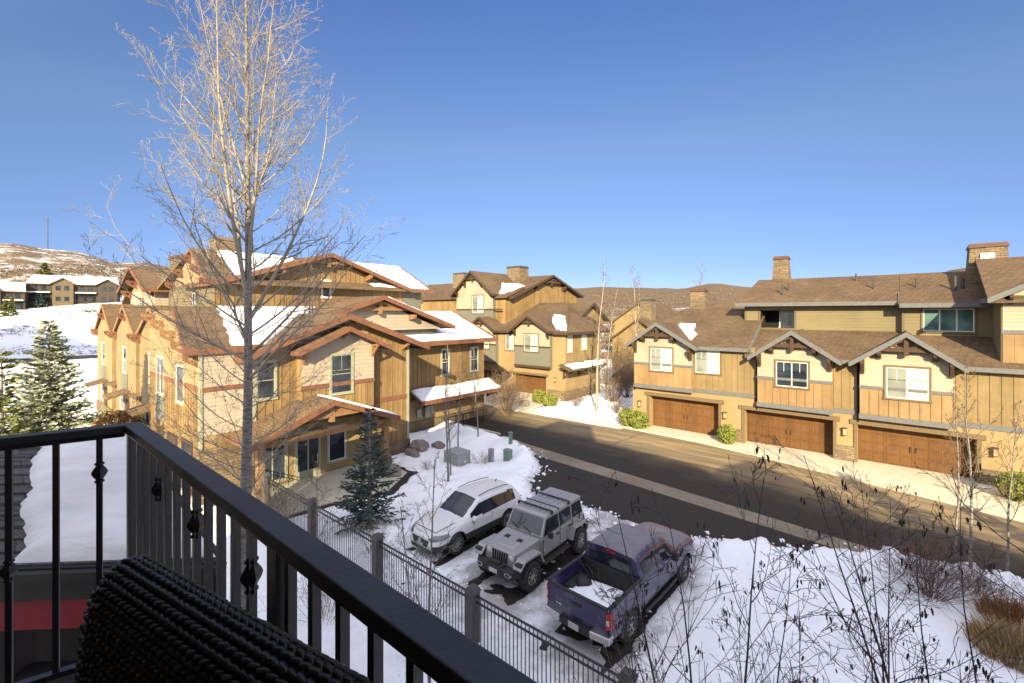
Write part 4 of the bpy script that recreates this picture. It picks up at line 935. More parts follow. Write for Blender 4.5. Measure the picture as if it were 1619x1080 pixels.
def simple_house(name, label, cat, x0, x1, y0, y1, ze, zr, wallm, roofm, ridge='x', chim=None, snow=False):
    B=thing(name,label,cat,((x0+x1)/2,(y0+y1)/2,0))
    c=MB(); c.box(x0,y0,-.3,x1,y1,ze); 
    xm,ym=(x0+x1)/2,(y0+y1)/2
    if ridge=='x': c.prism([(x0,y0,ze),(x0,y1,ze),(x0,ym,zr-.2)],(x1-x0,0,0))
    else: c.prism([(x0,y0,ze),(x1,y0,ze),(xm,y0,zr-.2)],(0,y1-y0,0))
    c.build('wall',wallm,B)
    r=MB(); o=.6; k=(zr-ze)/((y1-y0)/2 if ridge=='x' else (x1-x0)/2)*o
    if ridge=='x':
        r.slab([(x0-o,y0-o,ze-k),(x1+o,y0-o,ze-k),(x1+o,ym,zr),(x0-o,ym,zr)],.2); r.slab([(x0-o,ym,zr),(x1+o,ym,zr),(x1+o,y1+o,ze-k),(x0-o,y1+o,ze-k)],.2)
    else:
        r.slab([(x0-o,y0-o,ze-k),(xm,y0-o,zr),(xm,y1+o,zr),(x0-o,y1+o,ze-k)],.2); r.slab([(xm,y0-o,zr),(x1+o,y0-o,ze-k),(x1+o,y1+o,ze-k),(xm,y1+o,zr)],.2)
    r.build('roof',roofm,B)
    fs=F('S',y0); n=max(1,int((x1-x0)/5))
    for i in range(n):
        s=x0+(x1-x0)*(i+.5)/n
        for z in (1.2,4.2,7.2,10.0):
            if z+1.5<ze-.3: window(fs,s-.8,s+.8,z,z+1.5,B,2,1,m_glassb)
    fe=F('E',x1); n=max(1,int((y1-y0)/5))
    for i in range(n):
        s=y0+(y1-y0)*(i+.5)/n
        for z in (1.2,4.2,7.2,10.0):
            if z+1.5<ze-.3: window(fe,s-.6,s+.6,z,z+1.5,B,2,1)
    if chim: chimney(B,*chim,m_capd,.1)
    return B
simple_house('apartment_building','brown roofed building with one dark capped chimney rising between the lodge and the lane','building',-78,-60,57,72,11.4,15.0,m_stucco,m_shingle,'x',(-68.2,-65,62,65,13.5,16.8))
simple_house('townhouse','dark roofed house half hidden behind the pale aspens left of the garages','house',-28,-20.5,53,66,5.6,8.2,m_tan,m_shingle,'y',(-25.2,-23.6,55,56.6,7.2,10.6))
simple_house('townhouse','low brown roofed house further back in the gap, right of the half hidden one','house',-21,-9,72,86,6.4,9.4,m_olive,m_shingle,'x')
simple_house('townhouse','distant brown house with its gable toward the lane, left of the gap','house',-44,-33,84,96,7.2,10.8,m_tan,m_shingle,'y')
simple_house('townhouse','farthest brown roofed house low on the hillside behind the gap','house',-40,-22,118,132,8,11.5,m_hw2_,m_shingle,'x')
# ------------------------------------------------------------------ plants
def limb(mb, p, d, L, r, lvl, cfg, rng, tips=None):
    """a tapering wandering limb that throws children; cfg[lvl] = (segs, kids, angle, ratio, up, wobble, sides, start)"""
    segs, kids, ang_, ratio, up, wob, sides, start = cfg[lvl]
    p = Vector(p); d = Vector(d).normalized(); pts=[p.copy()]; ds=[d.copy()]
    for i in range(segs):
        d = (d + Vector((rng.gauss(0,wob),rng.gauss(0,wob),rng.gauss(0,wob)+up))).normalized()
        p = p + d*(L/segs); pts.append(p.copy()); ds.append(d.copy())
    rad=[max(cfg[-1], r*(1-.85*(i/segs)**.9)) for i in range(segs+1)]
    mb.tube(pts, rad, sides, cap=False)
    if tips is not None and lvl >= len(cfg)-3: tips.append((pts[-1], ds[-1])); 
    if lvl+1 < len(cfg)-1:
        n = max(1,int(kids*rng.uniform(.8,1.2))) if kids else 0
        for k in range(n):
            t = start+(1-start)*(k+rng.random())/n; t=min(.98,t); f=t*segs; i=min(segs-1,int(f)); q=pts[i].lerp(pts[i+1],f-i)
            a = ds[i]; o = a.orthogonal().normalized(); o.rotate(Matrix.Rotation(rng.uniform(0,2*math.pi),3,a))
            an = R(ang_*rng.uniform(.75,1.25)); nd = a*math.cos(an)+o*math.sin(an)
            limb(mb, q, nd, L*ratio*(1-.55*t)*rng.uniform(.7,1.2), rad[i]*.55, lvl+1, cfg, rng, tips)

def bare_tree(name, label, x, y, h, r, cfg, seed, barkm, twigm, group=None, lean=(0,0), tops=None, cat='tree', z=0.0, crown='crown', trunk='trunk'):
    rng = random.Random(seed); T = thing(name,label,cat,(x,y,z),group=group)
    tr = MB(); cr = MB(); n=12; pts=[]; p=Vector((x,y,z-.2)); d=Vector((lean[0],lean[1],1)).normalized()
    for i in range(n+1):
        pts.append(p.copy()); d=(d+Vector((rng.gauss(0,.025),rng.gauss(0,.025),.02))).normalized(); p=p+d*(h/n)
    rad=[max(.012,r*(1-.9*(i/n)**1.1)) for i in range(n+1)]; rad[0]*=1.25
    tr.tube(pts,rad,8)
    first = tops or {}
    nb=first.get('n',26); s0=first.get('start',.3); a0=first.get('angle',48); l0=first.get('len',.33); shape=first.get('shape',1.0)
    for k in range(nb):
        t=s0+(.985-s0)*(k+rng.random())/nb; f=t*n; i=min(n-1,int(f)); q=pts[i].lerp(pts[i+1],f-i)
        az=k*2.4+rng.uniform(-.4,.4); an=R(a0*rng.uniform(.8,1.15)*(1-.25*t)); nd=Vector((math.cos(az)*math.sin(an),math.sin(az)*math.sin(an),math.cos(an)))
        Lb=h*l0*((1-((t-s0)/(1-s0))**1.6)*.85+.15)*rng.uniform(.7,1.15)*shape
        limb(cr,q,nd,Lb,min(rad[i]*.6,.055*Lb/2.2+.008),0,cfg,rng)
    tr.build(trunk,barkm,T,smooth=True,angle=None,recalc=False); cr.build(crown,twigm,T,smooth=True,angle=None,recalc=False)
    return T
ASP=[(8,10,42,.44,.085,.08,4,.16),(5,5,40,.5,.06,.13,3,.12),(4,4,38,.5,.05,.16,3,.2),(3,0,0,0,.05,.2,3,0),.0032]
LOW=[(8,9,40,.42,.06,.07,4,.25),(5,5,40,.5,.05,.13,3,.15),(4,3,38,.5,.04,.16,3,.2),(3,0,0,0,.05,.2,3,0),.0032]
def big_aspen():
    x,y=-11.55,4.05; rng=random.Random(23); T=thing('aspen_tree','tall leafless aspen with many upswept limbs rising beside the balcony above all the roofs','tree',(x,y,0))
    tr=MB(); cr=MB(); h=18.6; n=18; pts=[]; p=Vector((x,y,-.2)); d=Vector((.012,.006,1)).normalized()
    for i in range(n+1):
        pts.append(p.copy()); d=(d+Vector((rng.gauss(0,.012)-.5*(d.x-.01),rng.gauss(0,.012)-.5*(d.y-.006),.03))).normalized(); p=p+d*(h/n)
    rad=[max(.012,.15*(1-.95*(i/n)**1.0)) for i in range(n+1)]; tr.tube(pts,rad,10)
    rt=Vector((.763,.646,0)); bk=Vector((-.646,.763,0))
    def at(z): f=(z+.2)/h*n; i=min(n-1,int(f)); return pts[i].lerp(pts[i+1],f-i), rad[i]
    big=[(8.6,(.55,.1,1),5.4,.052),(9.2,(-.36,.1,1),4.8,.046),(9.0,(-.12,-.2,1),6.8,.055),(9.8,(.22,-.2,1),5.8,.042),(11.0,(.16,.4,1),4.6,.036),(11.6,(-.2,-.35,1),4.4,.034)]
    for z,dv_,L,r in big:
        q,_=at(z); nd=(rt*dv_[0]+bk*dv_[1]+Vector((0,0,dv_[2])))
        limb(cr,q,nd,L,r,0,[(9,16,42,.34,.085,.045,5,.2)]+ASP[1:],rng)
    nb=62
    for k in range(nb):
        t=(k+rng.random())/nb; z=7.2+t*10.8; q,rr=at(z); az=k*2.4+rng.uniform(-.3,.3); an=R(rng.uniform(50,66)-18*t)
        nd=Vector((math.cos(az)*math.sin(an),math.sin(az)*math.sin(an),math.cos(an)))
        L=(3.6*(1-t)**.6+.6)*rng.uniform(.7,1.08); limb(cr,q,nd,L,min(rr*.42,.0075*L+.004),0,ASP,rng)
    nb=34
    for k in range(nb):
        z=4.2+4.2*(k+rng.random())/nb; q,rr=at(z); az=k*2.4+rng.uniform(-.4,.4); an=R(rng.uniform(58,80))
        nd=Vector((math.cos(az)*math.sin(an),math.sin(az)*math.sin(an),math.cos(an)))
        limb(cr,q,nd,2.7*rng.uniform(.7,1.1),.017,0,LOW,rng)
    t=tr.build('trunk',m_bark,T,smooth=True,angle=None,recalc=False); cr.build('crown',m_twig,T,smooth=True,angle=None,recalc=False)
big_aspen()
THIN=[(5,6,40,.5,.10,.10,3,.2),(4,4,40,.5,.06,.14,3,.2),(3,0,0,0,.05,.2,3,0),.006]
for i,(x,y,h,r,lab) in enumerate([(-20.6,36.1,14.2,.13,'tall white barked aspen standing left of the gap by the garages'),(-16.9,36.8,13.6,.11,'tall pale aspen nearest the left corner of the garage row'),(-15.2,47,14.6,.11,'slender aspen top showing above the roof of the garage row'),(-22.3,41,12.2,.09,'thin aspen behind the white barked one near the snowy bank'),(-18.6,40.5,12.5,.09,'middle thin aspen between the two tall pale ones')]):
    bare_tree('aspen_tree',lab,x,y,h,r,THIN,60+i,m_barkw,m_twigt,group='aspens at the head of the lane',tops=dict(n=20,start=.35,angle=30,len=.16),z=-.1)
for i,(x,y,h,r,lab) in enumerate([(-17.7,15.8,7.4,.06,'thin bare aspen sapling on the snow island in front of the white car'),(-22.2,22.6,6.6,.055,'slim bare sapling beside the awning corner of the lodge'),(-18.3,16.5,6.0,.045,'twin sapling close behind the one on the snow island'),(-21.0,19.6,6.4,.05,'bare sapling by the grey utility cabinet'),(1.84,21.3,7.4,.05,'grey trunked sapling standing behind the brown shrubs at the road edge'),(1.55,22.6,6.4,.045,'thinner sapling just left of the one behind the brown shrubs'),(2.75,21.9,6.2,.04,'sapling by the road nearest the right edge of the view')]):
    bare_tree('aspen_sapling',lab,x,y,h,r,THIN,80+i,m_bark,m_twigt,group='bare saplings by the lane',tops=dict(n=16,start=.3,angle=38,len=.2))
SAP=[(6,6,42,.5,.06,.10,3,.2),(4,4,45,.5,.04,.15,3,.2),(3,0,0,0,.03,.2,3,0),.004]
for i,(x,y,h,r,lab) in enumerate([(-7.5,6.2,5.9,.045,'bare grey sapling forking in front of the iron fence left of the off roader'),(-9.3,7.0,4.2,.035,'small bare sapling close to the fence in front of the white car'),(-5.6,5.2,3.2,.03,'low bare sapling between balcony rail and fence'),(-13.8,6.9,4.6,.04,'twiggy bare sapling by the fence below the big aspen'),(-16.4,6.6,5.0,.04,'twiggy bare sapling in front of the lodge porch')]):
    bare_tree('bare_sapling',lab,x,y,h,r,SAP,120+i,m_bark,m_twigt if i>2 else m_bark,group='bare saplings along the fence',tops=dict(n=15,start=.22,angle=46,len=.32))

def catkins(tips, rng, k=.8, name='catkin', par=None):
    c=MB()
    for p,d in tips:
        if rng.random()>k: continue
        for q in range(rng.choice((1,1,2,3))):
            o=Vector((rng.uniform(-.05,.05),rng.uniform(-.05,.05),rng.uniform(-.05,.02))); a=p+o; L=rng.uniform(.05,.10); w=rng.uniform(.008,.014)
            b=a+Vector((rng.uniform(-.018,.018),rng.uniform(-.018,.018),-L))
            c.tube([a,a.lerp(b,.25),a.lerp(b,.7),b],[w*.35,w,w*.9,w*.25],5)
    o=c.build('catkins',m_catkin,par,recalc=False); o['kind']='stuff'; return o
CAT=[(9,5,36,.5,.035,.09,4,.3),(6,2,40,.55,.01,.12,3,.25),(4,0,0,0,-.02,.16,3,0),.0032]
def catkin_tree(label,x,y,stems,seed,k,cfg=CAT):
    rng=random.Random(seed); T=thing('alder_shrub',label,'shrub',(x,y,0),group='leafless alders below the balcony'); mb=MB(); cr=MB(); tips=[]
    rt=Vector((.763,.646,0)); bk=Vector((-.646,.763,0))
    for (ox,lx,lb,h,r) in stems:
        b=Vector((x,y,-.1))+rt*ox*.25; d=(rt*lx+bk*lb+Vector((0,0,1))).normalized(); n=10; pts=[]; p=b.copy()
        for i in range(n+1):
            pts.append(p.copy()); d=(d+Vector((rng.gauss(0,.03),rng.gauss(0,.03),.012))).normalized(); p=p+d*(h/n)
        rad=[max(.004,r*(1-.93*i/n)) for i in range(n+1)]; mb.tube(pts,rad,6)
        nb=int(8+h*1.2)
        for q in range(nb):
            t=.34+.655*(q+rng.random())/nb; f=t*n; i=min(n-1,int(f)); a=pts[i].lerp(pts[i+1],f-i); az=rng.uniform(0,6.28); an=R(rng.uniform(30,60))
            tan=(pts[i+1]-pts[i]).normalized(); o=tan.orthogonal().normalized(); o.rotate(Matrix.Rotation(az,3,tan))
            limb(cr,a,tan*math.cos(an)+o*math.sin(an),h*.30*(1.12-t)*rng.uniform(.8,1.4)+.25,rad[i]*.5,0,cfg,rng,tips)
    mb.build('trunk',m_twigd,T,smooth=True,angle=None,recalc=False); cr.build('crown',m_twigd,T,smooth=True,angle=None,recalc=False); catkins(tips,rng,k,par=T)
catkin_tree('dark many stemmed alder shrub right of the pickup, nearest the bottom centre',-1.55,5.45,[(-.6,-.10,.05,6.9,.035),(0,-.02,.1,6.7,.034),(.4,.10,.05,7.0,.036),(.9,.2,.15,6.0,.03),(-1.2,-.24,.1,5.4,.03)],201,.11)
catkin_tree('leaning dark alder with paired stems over the snowy lawn',.55,7.3,[(0,-.10,.02,7.0,.038),(.5,-.16,.05,7.2,.036),(1.2,-.04,.1,6.2,.03)],202,.12)
catkin_tree('upright dark alder with a single thick stem at the right edge',1.05,7.1,[(0,-.01,.0,8.0,.052),(.3,.10,.1,6.6,.028)],203,.14)
catkin_tree('low spreading alder in front of the lawn shrubs',-.45,6.0,[(0,.02,.2,5.2,.026),(.6,.16,.1,5.6,.026),(-.6,-.1,.2,5.2,.026),(1.0,.3,.2,5.0,.024)],204,.09)
catkin_tree('slim alder stems standing before the lawn, left of the right edge pair',.1,8.6,[(0,.05,.1,6.0,.025),(.5,-.12,.1,6.4,.026)],205,.09)

def conifer(name,label,x,y,h,rw,mat,seed,z=0,whorls=26,per=13,droop=.25,nl=.26,nw=.045,twn=16,group=None,gap=.08):
    rng=random.Random(seed); T=thing(name,label,'tree',(x,y,z),group=group)
    tr=MB(); tr.tube([(x,y,z-.2),(x,y,z+h*.5),(x,y,z+h)],[h*.018+.03,h*.011+.01,.008],7); 
    lf=MB(); br=MB()
    for w_ in range(whorls):
        t=w_/(whorls-1); zz=z+h*(gap+(.97-gap)*t); L0=rw*(1-t)**.85+.08
        for b in range(max(4,int(per*(1-.55*t)))):
            az=rng.uniform(0,6.283); L=L0*rng.uniform(.65,1.12); up=.35*t-droop*(1-t)+rng.uniform(-.1,.1)
            d=Vector((math.cos(az),math.sin(az),up)); p=Vector((x,y,zz+rng.uniform(-.1,.1)*h/whorls*2))
            e=p+d*L+Vector((0,0,.12*L)); m=p+d*L*.5-Vector((0,0,.04*L))
            br.tube([p,m,e],[.012+.008*L,.009,.004],3,cap=False)
            k=max(4,int(twn*L/rw*1.2)+3)
            for q in range(k):
                f=.12+.88*(q+rng.random())/k; c=(p.lerp(m,f*2) if f<.5 else m.lerp(e,f*2-1))
                side=Vector((-d.y,d.x,0)).normalized()*rng.choice((-1,1)); sp=(d.normalized()*rng.uniform(.3,.9)+side*rng.uniform(.35,1)*(1 if f<.9 else .3)+Vector((0,0,rng.uniform(-.25,.25)))).normalized()
                ln=nl*rng.uniform(.7,1.3)*(1.15-.5*f)
                for _ in range(2):
                    nrm=sp.cross(Vector((rng.gauss(0,1),rng.gauss(0,1),rng.gauss(0,1)))).normalized()*nw*rng.uniform(.7,1.3)
                    a_=c; b_=c+sp*ln*.45+nrm; c_=c+sp*ln; d_=c+sp*ln*.45-nrm
                    lf.add([tuple(a_),tuple(b_),tuple(c_),tuple(d_)],[(0,1,2,3)])
    tr.build('trunk',m_bark,T,smooth=True,recalc=False); br.build('limbs',m_bark,T,recalc=False); lf.build('crown',mat,T,recalc=False)
conifer('spruce_tree','frosty pale green spruce left of the lodge beyond the balcony corner',-35,2.6,8.5,2.5,m_spruce,1,whorls=34,per=18,nl=.36,nw=.06,twn=20)
conifer('spruce_tree','dark blue green young spruce behind the iron fence in front of the porch',-16.7,10.6,4.9,1.4,m_bluespruce,2,whorls=22,per=11,nl=.26,nw=.035,twn=18,droop=.12)
conifer('pine_tree','dark and yellow green pine cut by the left edge of the view',-27.0,.7,7.4,2.3,m_pine,3,whorls=24,per=13,nl=.34,nw=.05)
conifer('spruce_tree','tall dark spruce out on the right whose shadow falls across the lane',8.3,15.0,7.7,2.3,m_bluespruce,4,whorls=26,per=14,nl=.4,nw=.07)
conifer('spruce_tree','second dark spruce further right beyond the view',9.4,18.5,5.2,1.8,m_bluespruce,5,whorls=20,per=12,nl=.4,nw=.07)
conifer('pine_tree','small wind bent pine standing on the skyline of the snowy hill',-402,28,7.5,3.2,m_pine,6,z=terrain(-402,28)-.3,whorls=9,per=8,nl=1.6,nw=.5,twn=8)

def leaf_bush(name,label,x,y,rx,h,mat,seed,n=900,ls=.09,cat='bush',group=None,z=0.05,box=False,twig=True):
    rng=random.Random(seed); T=thing(name,label,cat,(x,y,z),group=group); lf=MB(); st=MB(); off=Vector((seed*3.1,0,0))
    for i in range(n):
        a=rng.uniform(0,6.283); u=rng.uniform(-1,1); s=math.sqrt(1-u*u); d=Vector((s*math.cos(a),s*math.sin(a),u)); k=1+.28*noise.noise(d*2+off)
        rr=rng.uniform(.55,1)**.5*k
        c=Vector((x,y,z+h/2))+Vector((d.x*rx*rr,d.y*rx*rr,d.z*h/2*rr))
        if c.z<z+.02: c.z=z+rng.uniform(.02,.2)
        t1=Vector((rng.gauss(0,1),rng.gauss(0,1),rng.gauss(0,1))).normalized(); t2=t1.orthogonal().normalized()*ls*rng.uniform(.4,.7); t1=t1*ls*rng.uniform(.7,1.3)
        lf.add([tuple(c-t1),tuple(c+t2),tuple(c+t1),tuple(c-t2)],[(0,1,2,3)])
    lf.build('leaves',mat,T,recalc=False)
    for i in range(10 if twig else 0):
        a=rng.uniform(0,6.283); e=Vector((x+math.cos(a)*rx*.7,y+math.sin(a)*rx*.7,z+h*rng.uniform(.5,.9)))
        st.tube([(x,y,z-.1),Vector((x,y,z)).lerp(e,.5)+Vector((0,0,.1)),e],[.02,.014,.005],4,cap=False)
    if twig: st.build('stems',m_twigt,T,recalc=False)
for x,y,rx,h,lab in [(-26.6,35.6,.75,1.25,'round green bush beside the garage at the head of the lane'),(-24.9,35.0,.7,1.1,'round green bush to the right of its twin at the head of the lane'),(-15.95,32.75,.75,1.35,'left one of the clipped green bushes at the corner of the garage row'),(-14.95,32.45,.75,1.35,'green bush against the pier left of the first garage door'),(-8.65,32.45,.55,1.35,'small round green bush between the first and second garage doors'),(4.3,31.4,.75,1.35,'green bush right of the third garage door at the edge of the view')]:
    leaf_bush('green_bush',lab,x,y,rx,h,m_bush,int(abs(x)*10),n=1500,ls=.085,group='clipped green bushes by the garages')
leaf_bush('dry_bush','orange brown dry bush at the foot of the lodge behind the frosty spruce',-38.5,6.0,1.5,2.4,m_orangeleaf,7,n=1800,ls=.13,cat='bush')
leaf_bush('dark_bush','dark green low bush behind the orange bush by the lodge wall',-44,6.3,1.0,1.6,m_pine,8,n=900,ls=.13)
def bare_bush(name,label,x,y,rx,h,seed,n=70,mat=None,group=None,cat='bush',r=.012,kids=6):
    rng=random.Random(seed); T=thing(name,label,cat,(x,y,0),group=group); mb=MB()
    cfg=[(6,kids,34,.5,.02,.1,3,.3),(4,3,36,.5,0,.15,3,.2),(3,0,0,0,0,.2,3,0),r*.35]
    for i in range(n):
        a=rng.uniform(0,6.283); t=rng.uniform(0,1); d=Vector((math.cos(a)*t*rx/h*1.6,math.sin(a)*t*rx/h*1.6,1))
        limb(mb,(x+math.cos(a)*.2*t,y+math.sin(a)*.2*t,-.05),d,h*rng.uniform(.6,1.0),r,0,cfg,rng)
    mb.build('branches',mat or m_twigt,T,recalc=False)
bare_bush('bare_bush','big rounded tangle of bare twigs at the bend of the lane',-25.7,29.7,2.4,3.9,301,n=105,r=.02)
bare_bush('bare_bush','bare purplish twigs on the snow left of the aspens',-23.0,36.5,1.1,2.0,302,n=40,r=.014)
bare_bush('bare_bush','bare tan twigs on the snowy bank near the garages',-18.7,36.3,1.2,1.6,303,n=40,r=.014)
bare_bush('bare_bush','low bare brush behind the aspens',-21.5,44,2.6,3.0,304,n=60,r=.02)
bare_bush('bare_bush','bare brush behind the left corner of the garage row',-18.2,47,2.4,4.5,305,n=50,r=.02)
bare_bush('bare_bush','tall bare brush filling the gap beside the awning of the tan building',-21.2,40.5,2.2,4.6,313,n=70,r=.022)
bare_bush('bare_bush','bare brush leaning against the end wall of the garage row',-17.3,40.5,1.4,3.6,314,n=50,r=.018)
bare_bush('bare_bush','high tangle of bare brush furthest back in the gap',-24.5,50,3.2,5.5,315,n=80,r=.03)
bare_bush('bare_bush','wide fountain of fine grey twigs in front of the pickup and lawn',-2.5,7.3,2.0,2.7,316,n=60,r=.011,mat=m_greytw)
bare_bush('bare_bush','loose fountain of grey twigs on the lawn, right of the larger one',-.9,9.3,1.6,2.2,317,n=40,r=.010,mat=m_greytw)
bare_bush('bare_bush','small bare bush on the snow island by the green box',-18.3,19.0,.5,.9,306,n=25,r=.008)
bare_bush('bare_bush','tiny dry bush on the snow island behind the sapling',-19.9,16.4,.5,.7,307,n=22,r=.008)
bare_bush('bare_bush','bare red brown bush in front of the fence below the big aspen',-12.4,6.4,.9,2.0,308,n=30,r=.008)
bare_bush('bare_bush','bare bush growing through the fence by the porch corner',-18.0,7.4,1.0,2.4,309,n=34,r=.009)
bare_bush('bare_bush','bare twiggy bush between the fence and the young spruce',-14.6,9.4,.8,1.3,310,n=30,r=.007)
bare_bush('bare_bush','dark bare bush at the road edge right of the lawn',3.4,20.6,.8,1.2,311,n=30,r=.008,mat=m_twigd)
bare_bush('bare_bush','low dark brush hugging the snow at the lower centre right',-2.2,8.2,1.3,1.9,312,n=26,r=.007,mat=m_twigd)

bare_bush('brown_shrub','purple brown twiggy shrub at the edge of the snowy lawn under the aspens',.75,18.9,1.5,1.9,321,n=120,r=.008,mat=m_purpletw,cat='shrub',group='dry shrubs at the lawn edge',kids=7)
bare_bush('brown_shrub','second purple brown shrub right of the larger one on the lawn edge',1.9,20.0,.9,1.2,322,n=70,r=.007,mat=m_purpletw,cat='shrub',group='dry shrubs at the lawn edge',kids=7)
def grass_clump(label,x,y,rx,h,mat,seed,n=1500):
    rng=random.Random(seed); mb=MB()
    for i in range(n):
        a=rng.uniform(0,6.283); t=rng.random()**.5; b=Vector((x+math.cos(a)*rx*t,y+math.sin(a)*rx*t,0)); hh=h*rng.uniform(.5,1.1)*(1-.3*t); d=Vector((math.cos(a)*t*.4+rng.gauss(0,.2),math.sin(a)*t*.4+rng.gauss(0,.2),0))*hh
        s=Vector((rng.gauss(0,1),rng.gauss(0,1),0)).normalized()*rng.uniform(.006,.014)
        m_=b+d*.35+Vector((0,0,hh*.6)); e=b+d+Vector((0,0,hh))
        mb.add([tuple(b-s),tuple(b+s),tuple(m_+s),tuple(m_-s),tuple(e)],[(0,1,2,3),(3,2,4)])
    tag(mb.build('ornamental_grass',mat,org=(x,y,0),recalc=False),label,'grass clump')
grass_clump('tan and gold clump of dry grass at the lower right edge',2.35,17.2,.9,.75,m_yellowgrass,10,2000)
grass_clump('rusty red dry grass clump behind the golden one at the right',2.6,18.9,.8,.75,m_orangeleaf,12,1200)
# ------------------------------------------------------------------ hillside scrub (nobody could count it)
rng=random.Random(5); sb=MB()
def scrub(x,y,s):
    z=terrain(x,y)
    for q in range(7):
        d=Vector((rng.gauss(0,.5),rng.gauss(0,.5),rng.uniform(.1,1))); c=Vector((x,y,z))+Vector((d.x*s,d.y*s,d.z*s*.9))
        t1=Vector((rng.gauss(0,1),rng.gauss(0,1),rng.gauss(0,1)+.6)).normalized(); t2=t1.orthogonal().normalized()*s*.2; t1=t1*s*.7
        sb.add([tuple(c-t1),tuple(c+t2),tuple(c+t1),tuple(c-t2)],[(0,1,2,3)])
k=0
while k<7000:
    r_=rng.uniform(200,460); a=R(rng.uniform(-58,-22)); d=r_; x=math.sin(a)*r_*.763-math.cos(a)*r_*.646; y=math.sin(a)*r_*.646+math.cos(a)*r_*.763
    if noise.noise(Vector((x*.02,y*.02,1)))+.35*noise.noise(Vector((x*.08,y*.08,4)))<-.05: continue
    scrub(x,y,rng.uniform(.35,1.0)); k+=1
k=0
while k<9000:
    r_=90+900*rng.random()**1.5; a=R(rng.uniform(-14,34)); x=math.sin(a)*r_*.763-math.cos(a)*r_*.646; y=math.sin(a)*r_*.646+math.cos(a)*r_*.763
    if noise.noise(Vector((x*.012,y*.012,1)))<-.12: continue
    scrub(x,y,rng.uniform(.35,.9)*(1+r_/500)); k+=1
k=0
while k<3200:
    u_=rng.uniform(-60,330); d_=rng.uniform(98,178); x,y=(d_*(.763*(u_-810)/720-.646), d_*(.646*(u_-810)/720+.763))
    if noise.noise(Vector((x*.06,y*.06,2)))<-.1 or (x>-134 and x<-118): continue
    scrub(x,y,rng.uniform(.10,.30)); k+=1
o=sb.build('hillside_scrub',m_scrub,recalc=False); tag(o,'brown winter scrub oak scattered over the hillsides','scrub',kind='stuff')

# ------------------------------------------------------------------ far houses, pole
def far_house(label,c,L,seed,flip=1):
    """three storey terrace on the bank, long axis across the view"""
    x,y=c; z=terrain(x,y)-1.2; B=thing('hillside_house',label,'house',(x,y,z),math.radians(78),local=True)
    B['group']='houses on the hillside'
    rng=random.Random(seed)
    w=MB(); w.box(-L/2,-5,-3,L/2,5,8.2); w.build('wall',m_hw,B)
    xs=[-L/2+L*k/4 for k in range(4)]
    for i,x0 in enumerate(xs):
        g=MB(); x1=x0+L/4
        if i%2==seed%2:
            g.prism([(x0+.3,-6.2,-3),(x1-.3,-6.2,-3),(x1-.3,-6.2,8.3),((x0+x1)/2,-6.2,10.2),(x0+.3,-6.2,8.3)],(0,6,0)); g.build('bay_wall',m_hw2 if i%4<2 else m_hw,B)
            r=MB(); r.slab([(x0-.3,-6.9,8.1),((x0+x1)/2,-6.9,10.4),((x0+x1)/2,0,10.4),(x0-.3,0,8.1)],.3); r.slab([((x0+x1)/2,-6.9,10.4),(x1+.3,-6.9,8.1),(x1+.3,0,8.1),((x0+x1)/2,0,10.4)],.3); r.build('roof',m_shingle,B)
            yy=-6.2
        else:
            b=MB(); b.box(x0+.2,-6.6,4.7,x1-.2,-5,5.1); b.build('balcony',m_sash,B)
            d=MB(); d.box(x0+.4,-5.05,1.2,x1-.4,-4.9,4.4); d.build('porch_recess',m_dark,B); yy=-5
        for zz in (1.6,5.6):
            for q in (.3,.66):
                s=x0+(x1-x0)*q; f=MB(); f.box(s-.7,yy-.06,zz,s+.7,yy,zz+1.7); o=f.build('window',m_hw,B); p=MB(); p.box(s-.62,yy-.09,zz+.12,s+.62,yy-.061,zz+1.68); p.build('pane',m_glass,o)
    r=MB(); r.slab([(-L/2-.6,-5.8,8.0),(L/2+.6,-5.8,8.0),(L/2-.5,0,11.2),(-L/2+.5,0,11.2)],.3); r.slab([(-L/2+.5,0,11.2),(L/2-.5,0,11.2),(L/2+.6,5.8,8),(-L/2-.6,5.8,8)],.3); r.build('roof',m_shingle,B)
    s=MB(); s.slab([(-L/2-.3,-5.6,8.35),(L/2+.3,-5.6,8.35),(L/2-.7,-.1,11.45),(-L/2+.7,-.1,11.45)],.25); s.build('roof_snow',m_snow,B)
m_hw=M('far_brown_siding',(.062,.046,.034),(.048,.035,.025),scale=1); m_hw2=M('far_tan_siding',(.12,.09,.052),(.095,.07,.04),scale=1)
def polar(u,d):
    r=(u-810)/720; return (d*(.763*r-.646), d*(.646*r+.763))
far_house('dark gabled house with snowy roof on the bank, cut by the left edge',polar(-24,158),21,0)
far_house('long tan and brown terrace with snowy roof on the bank left of the lodge',polar(122,176),25,1)
px_,py_=polar(76,425); z=terrain(px_,py_)
T=thing('utility_pole','tall bare utility pole on the crest of the snowy hill','pole',(px_,py_,z)); b=MB(); b.tube([(px_,py_,z-1),(px_,py_,z+29)],[.42,.3],8); p=b.build('pole',m_pole,T,smooth=True)
b=MB(); b.bar((px_-1.2,py_-2.4,z+27),(px_+1.2,py_+2.4,z+27),.25,.3); b.bar((px_-1,py_-2,z+24.6),(px_+1,py_+2,z+24.6),.25,.3); b.build('crossarm',m_pole,T)
for i,(u,d,h,lab) in enumerate([(14,140,6,'young evergreen on the snowy field, nearest the left edge'),(63,165,5,'blue round evergreen beside the dark hillside house')]):
    x,y=polar(u,d); conifer('small_evergreen',lab,x,y,h,2.2,m_pine if i==0 else m_bluespruce,70+i,z=terrain(x,y)-.2,whorls=10,per=8,nl=1.0,nw=.25,twn=8)
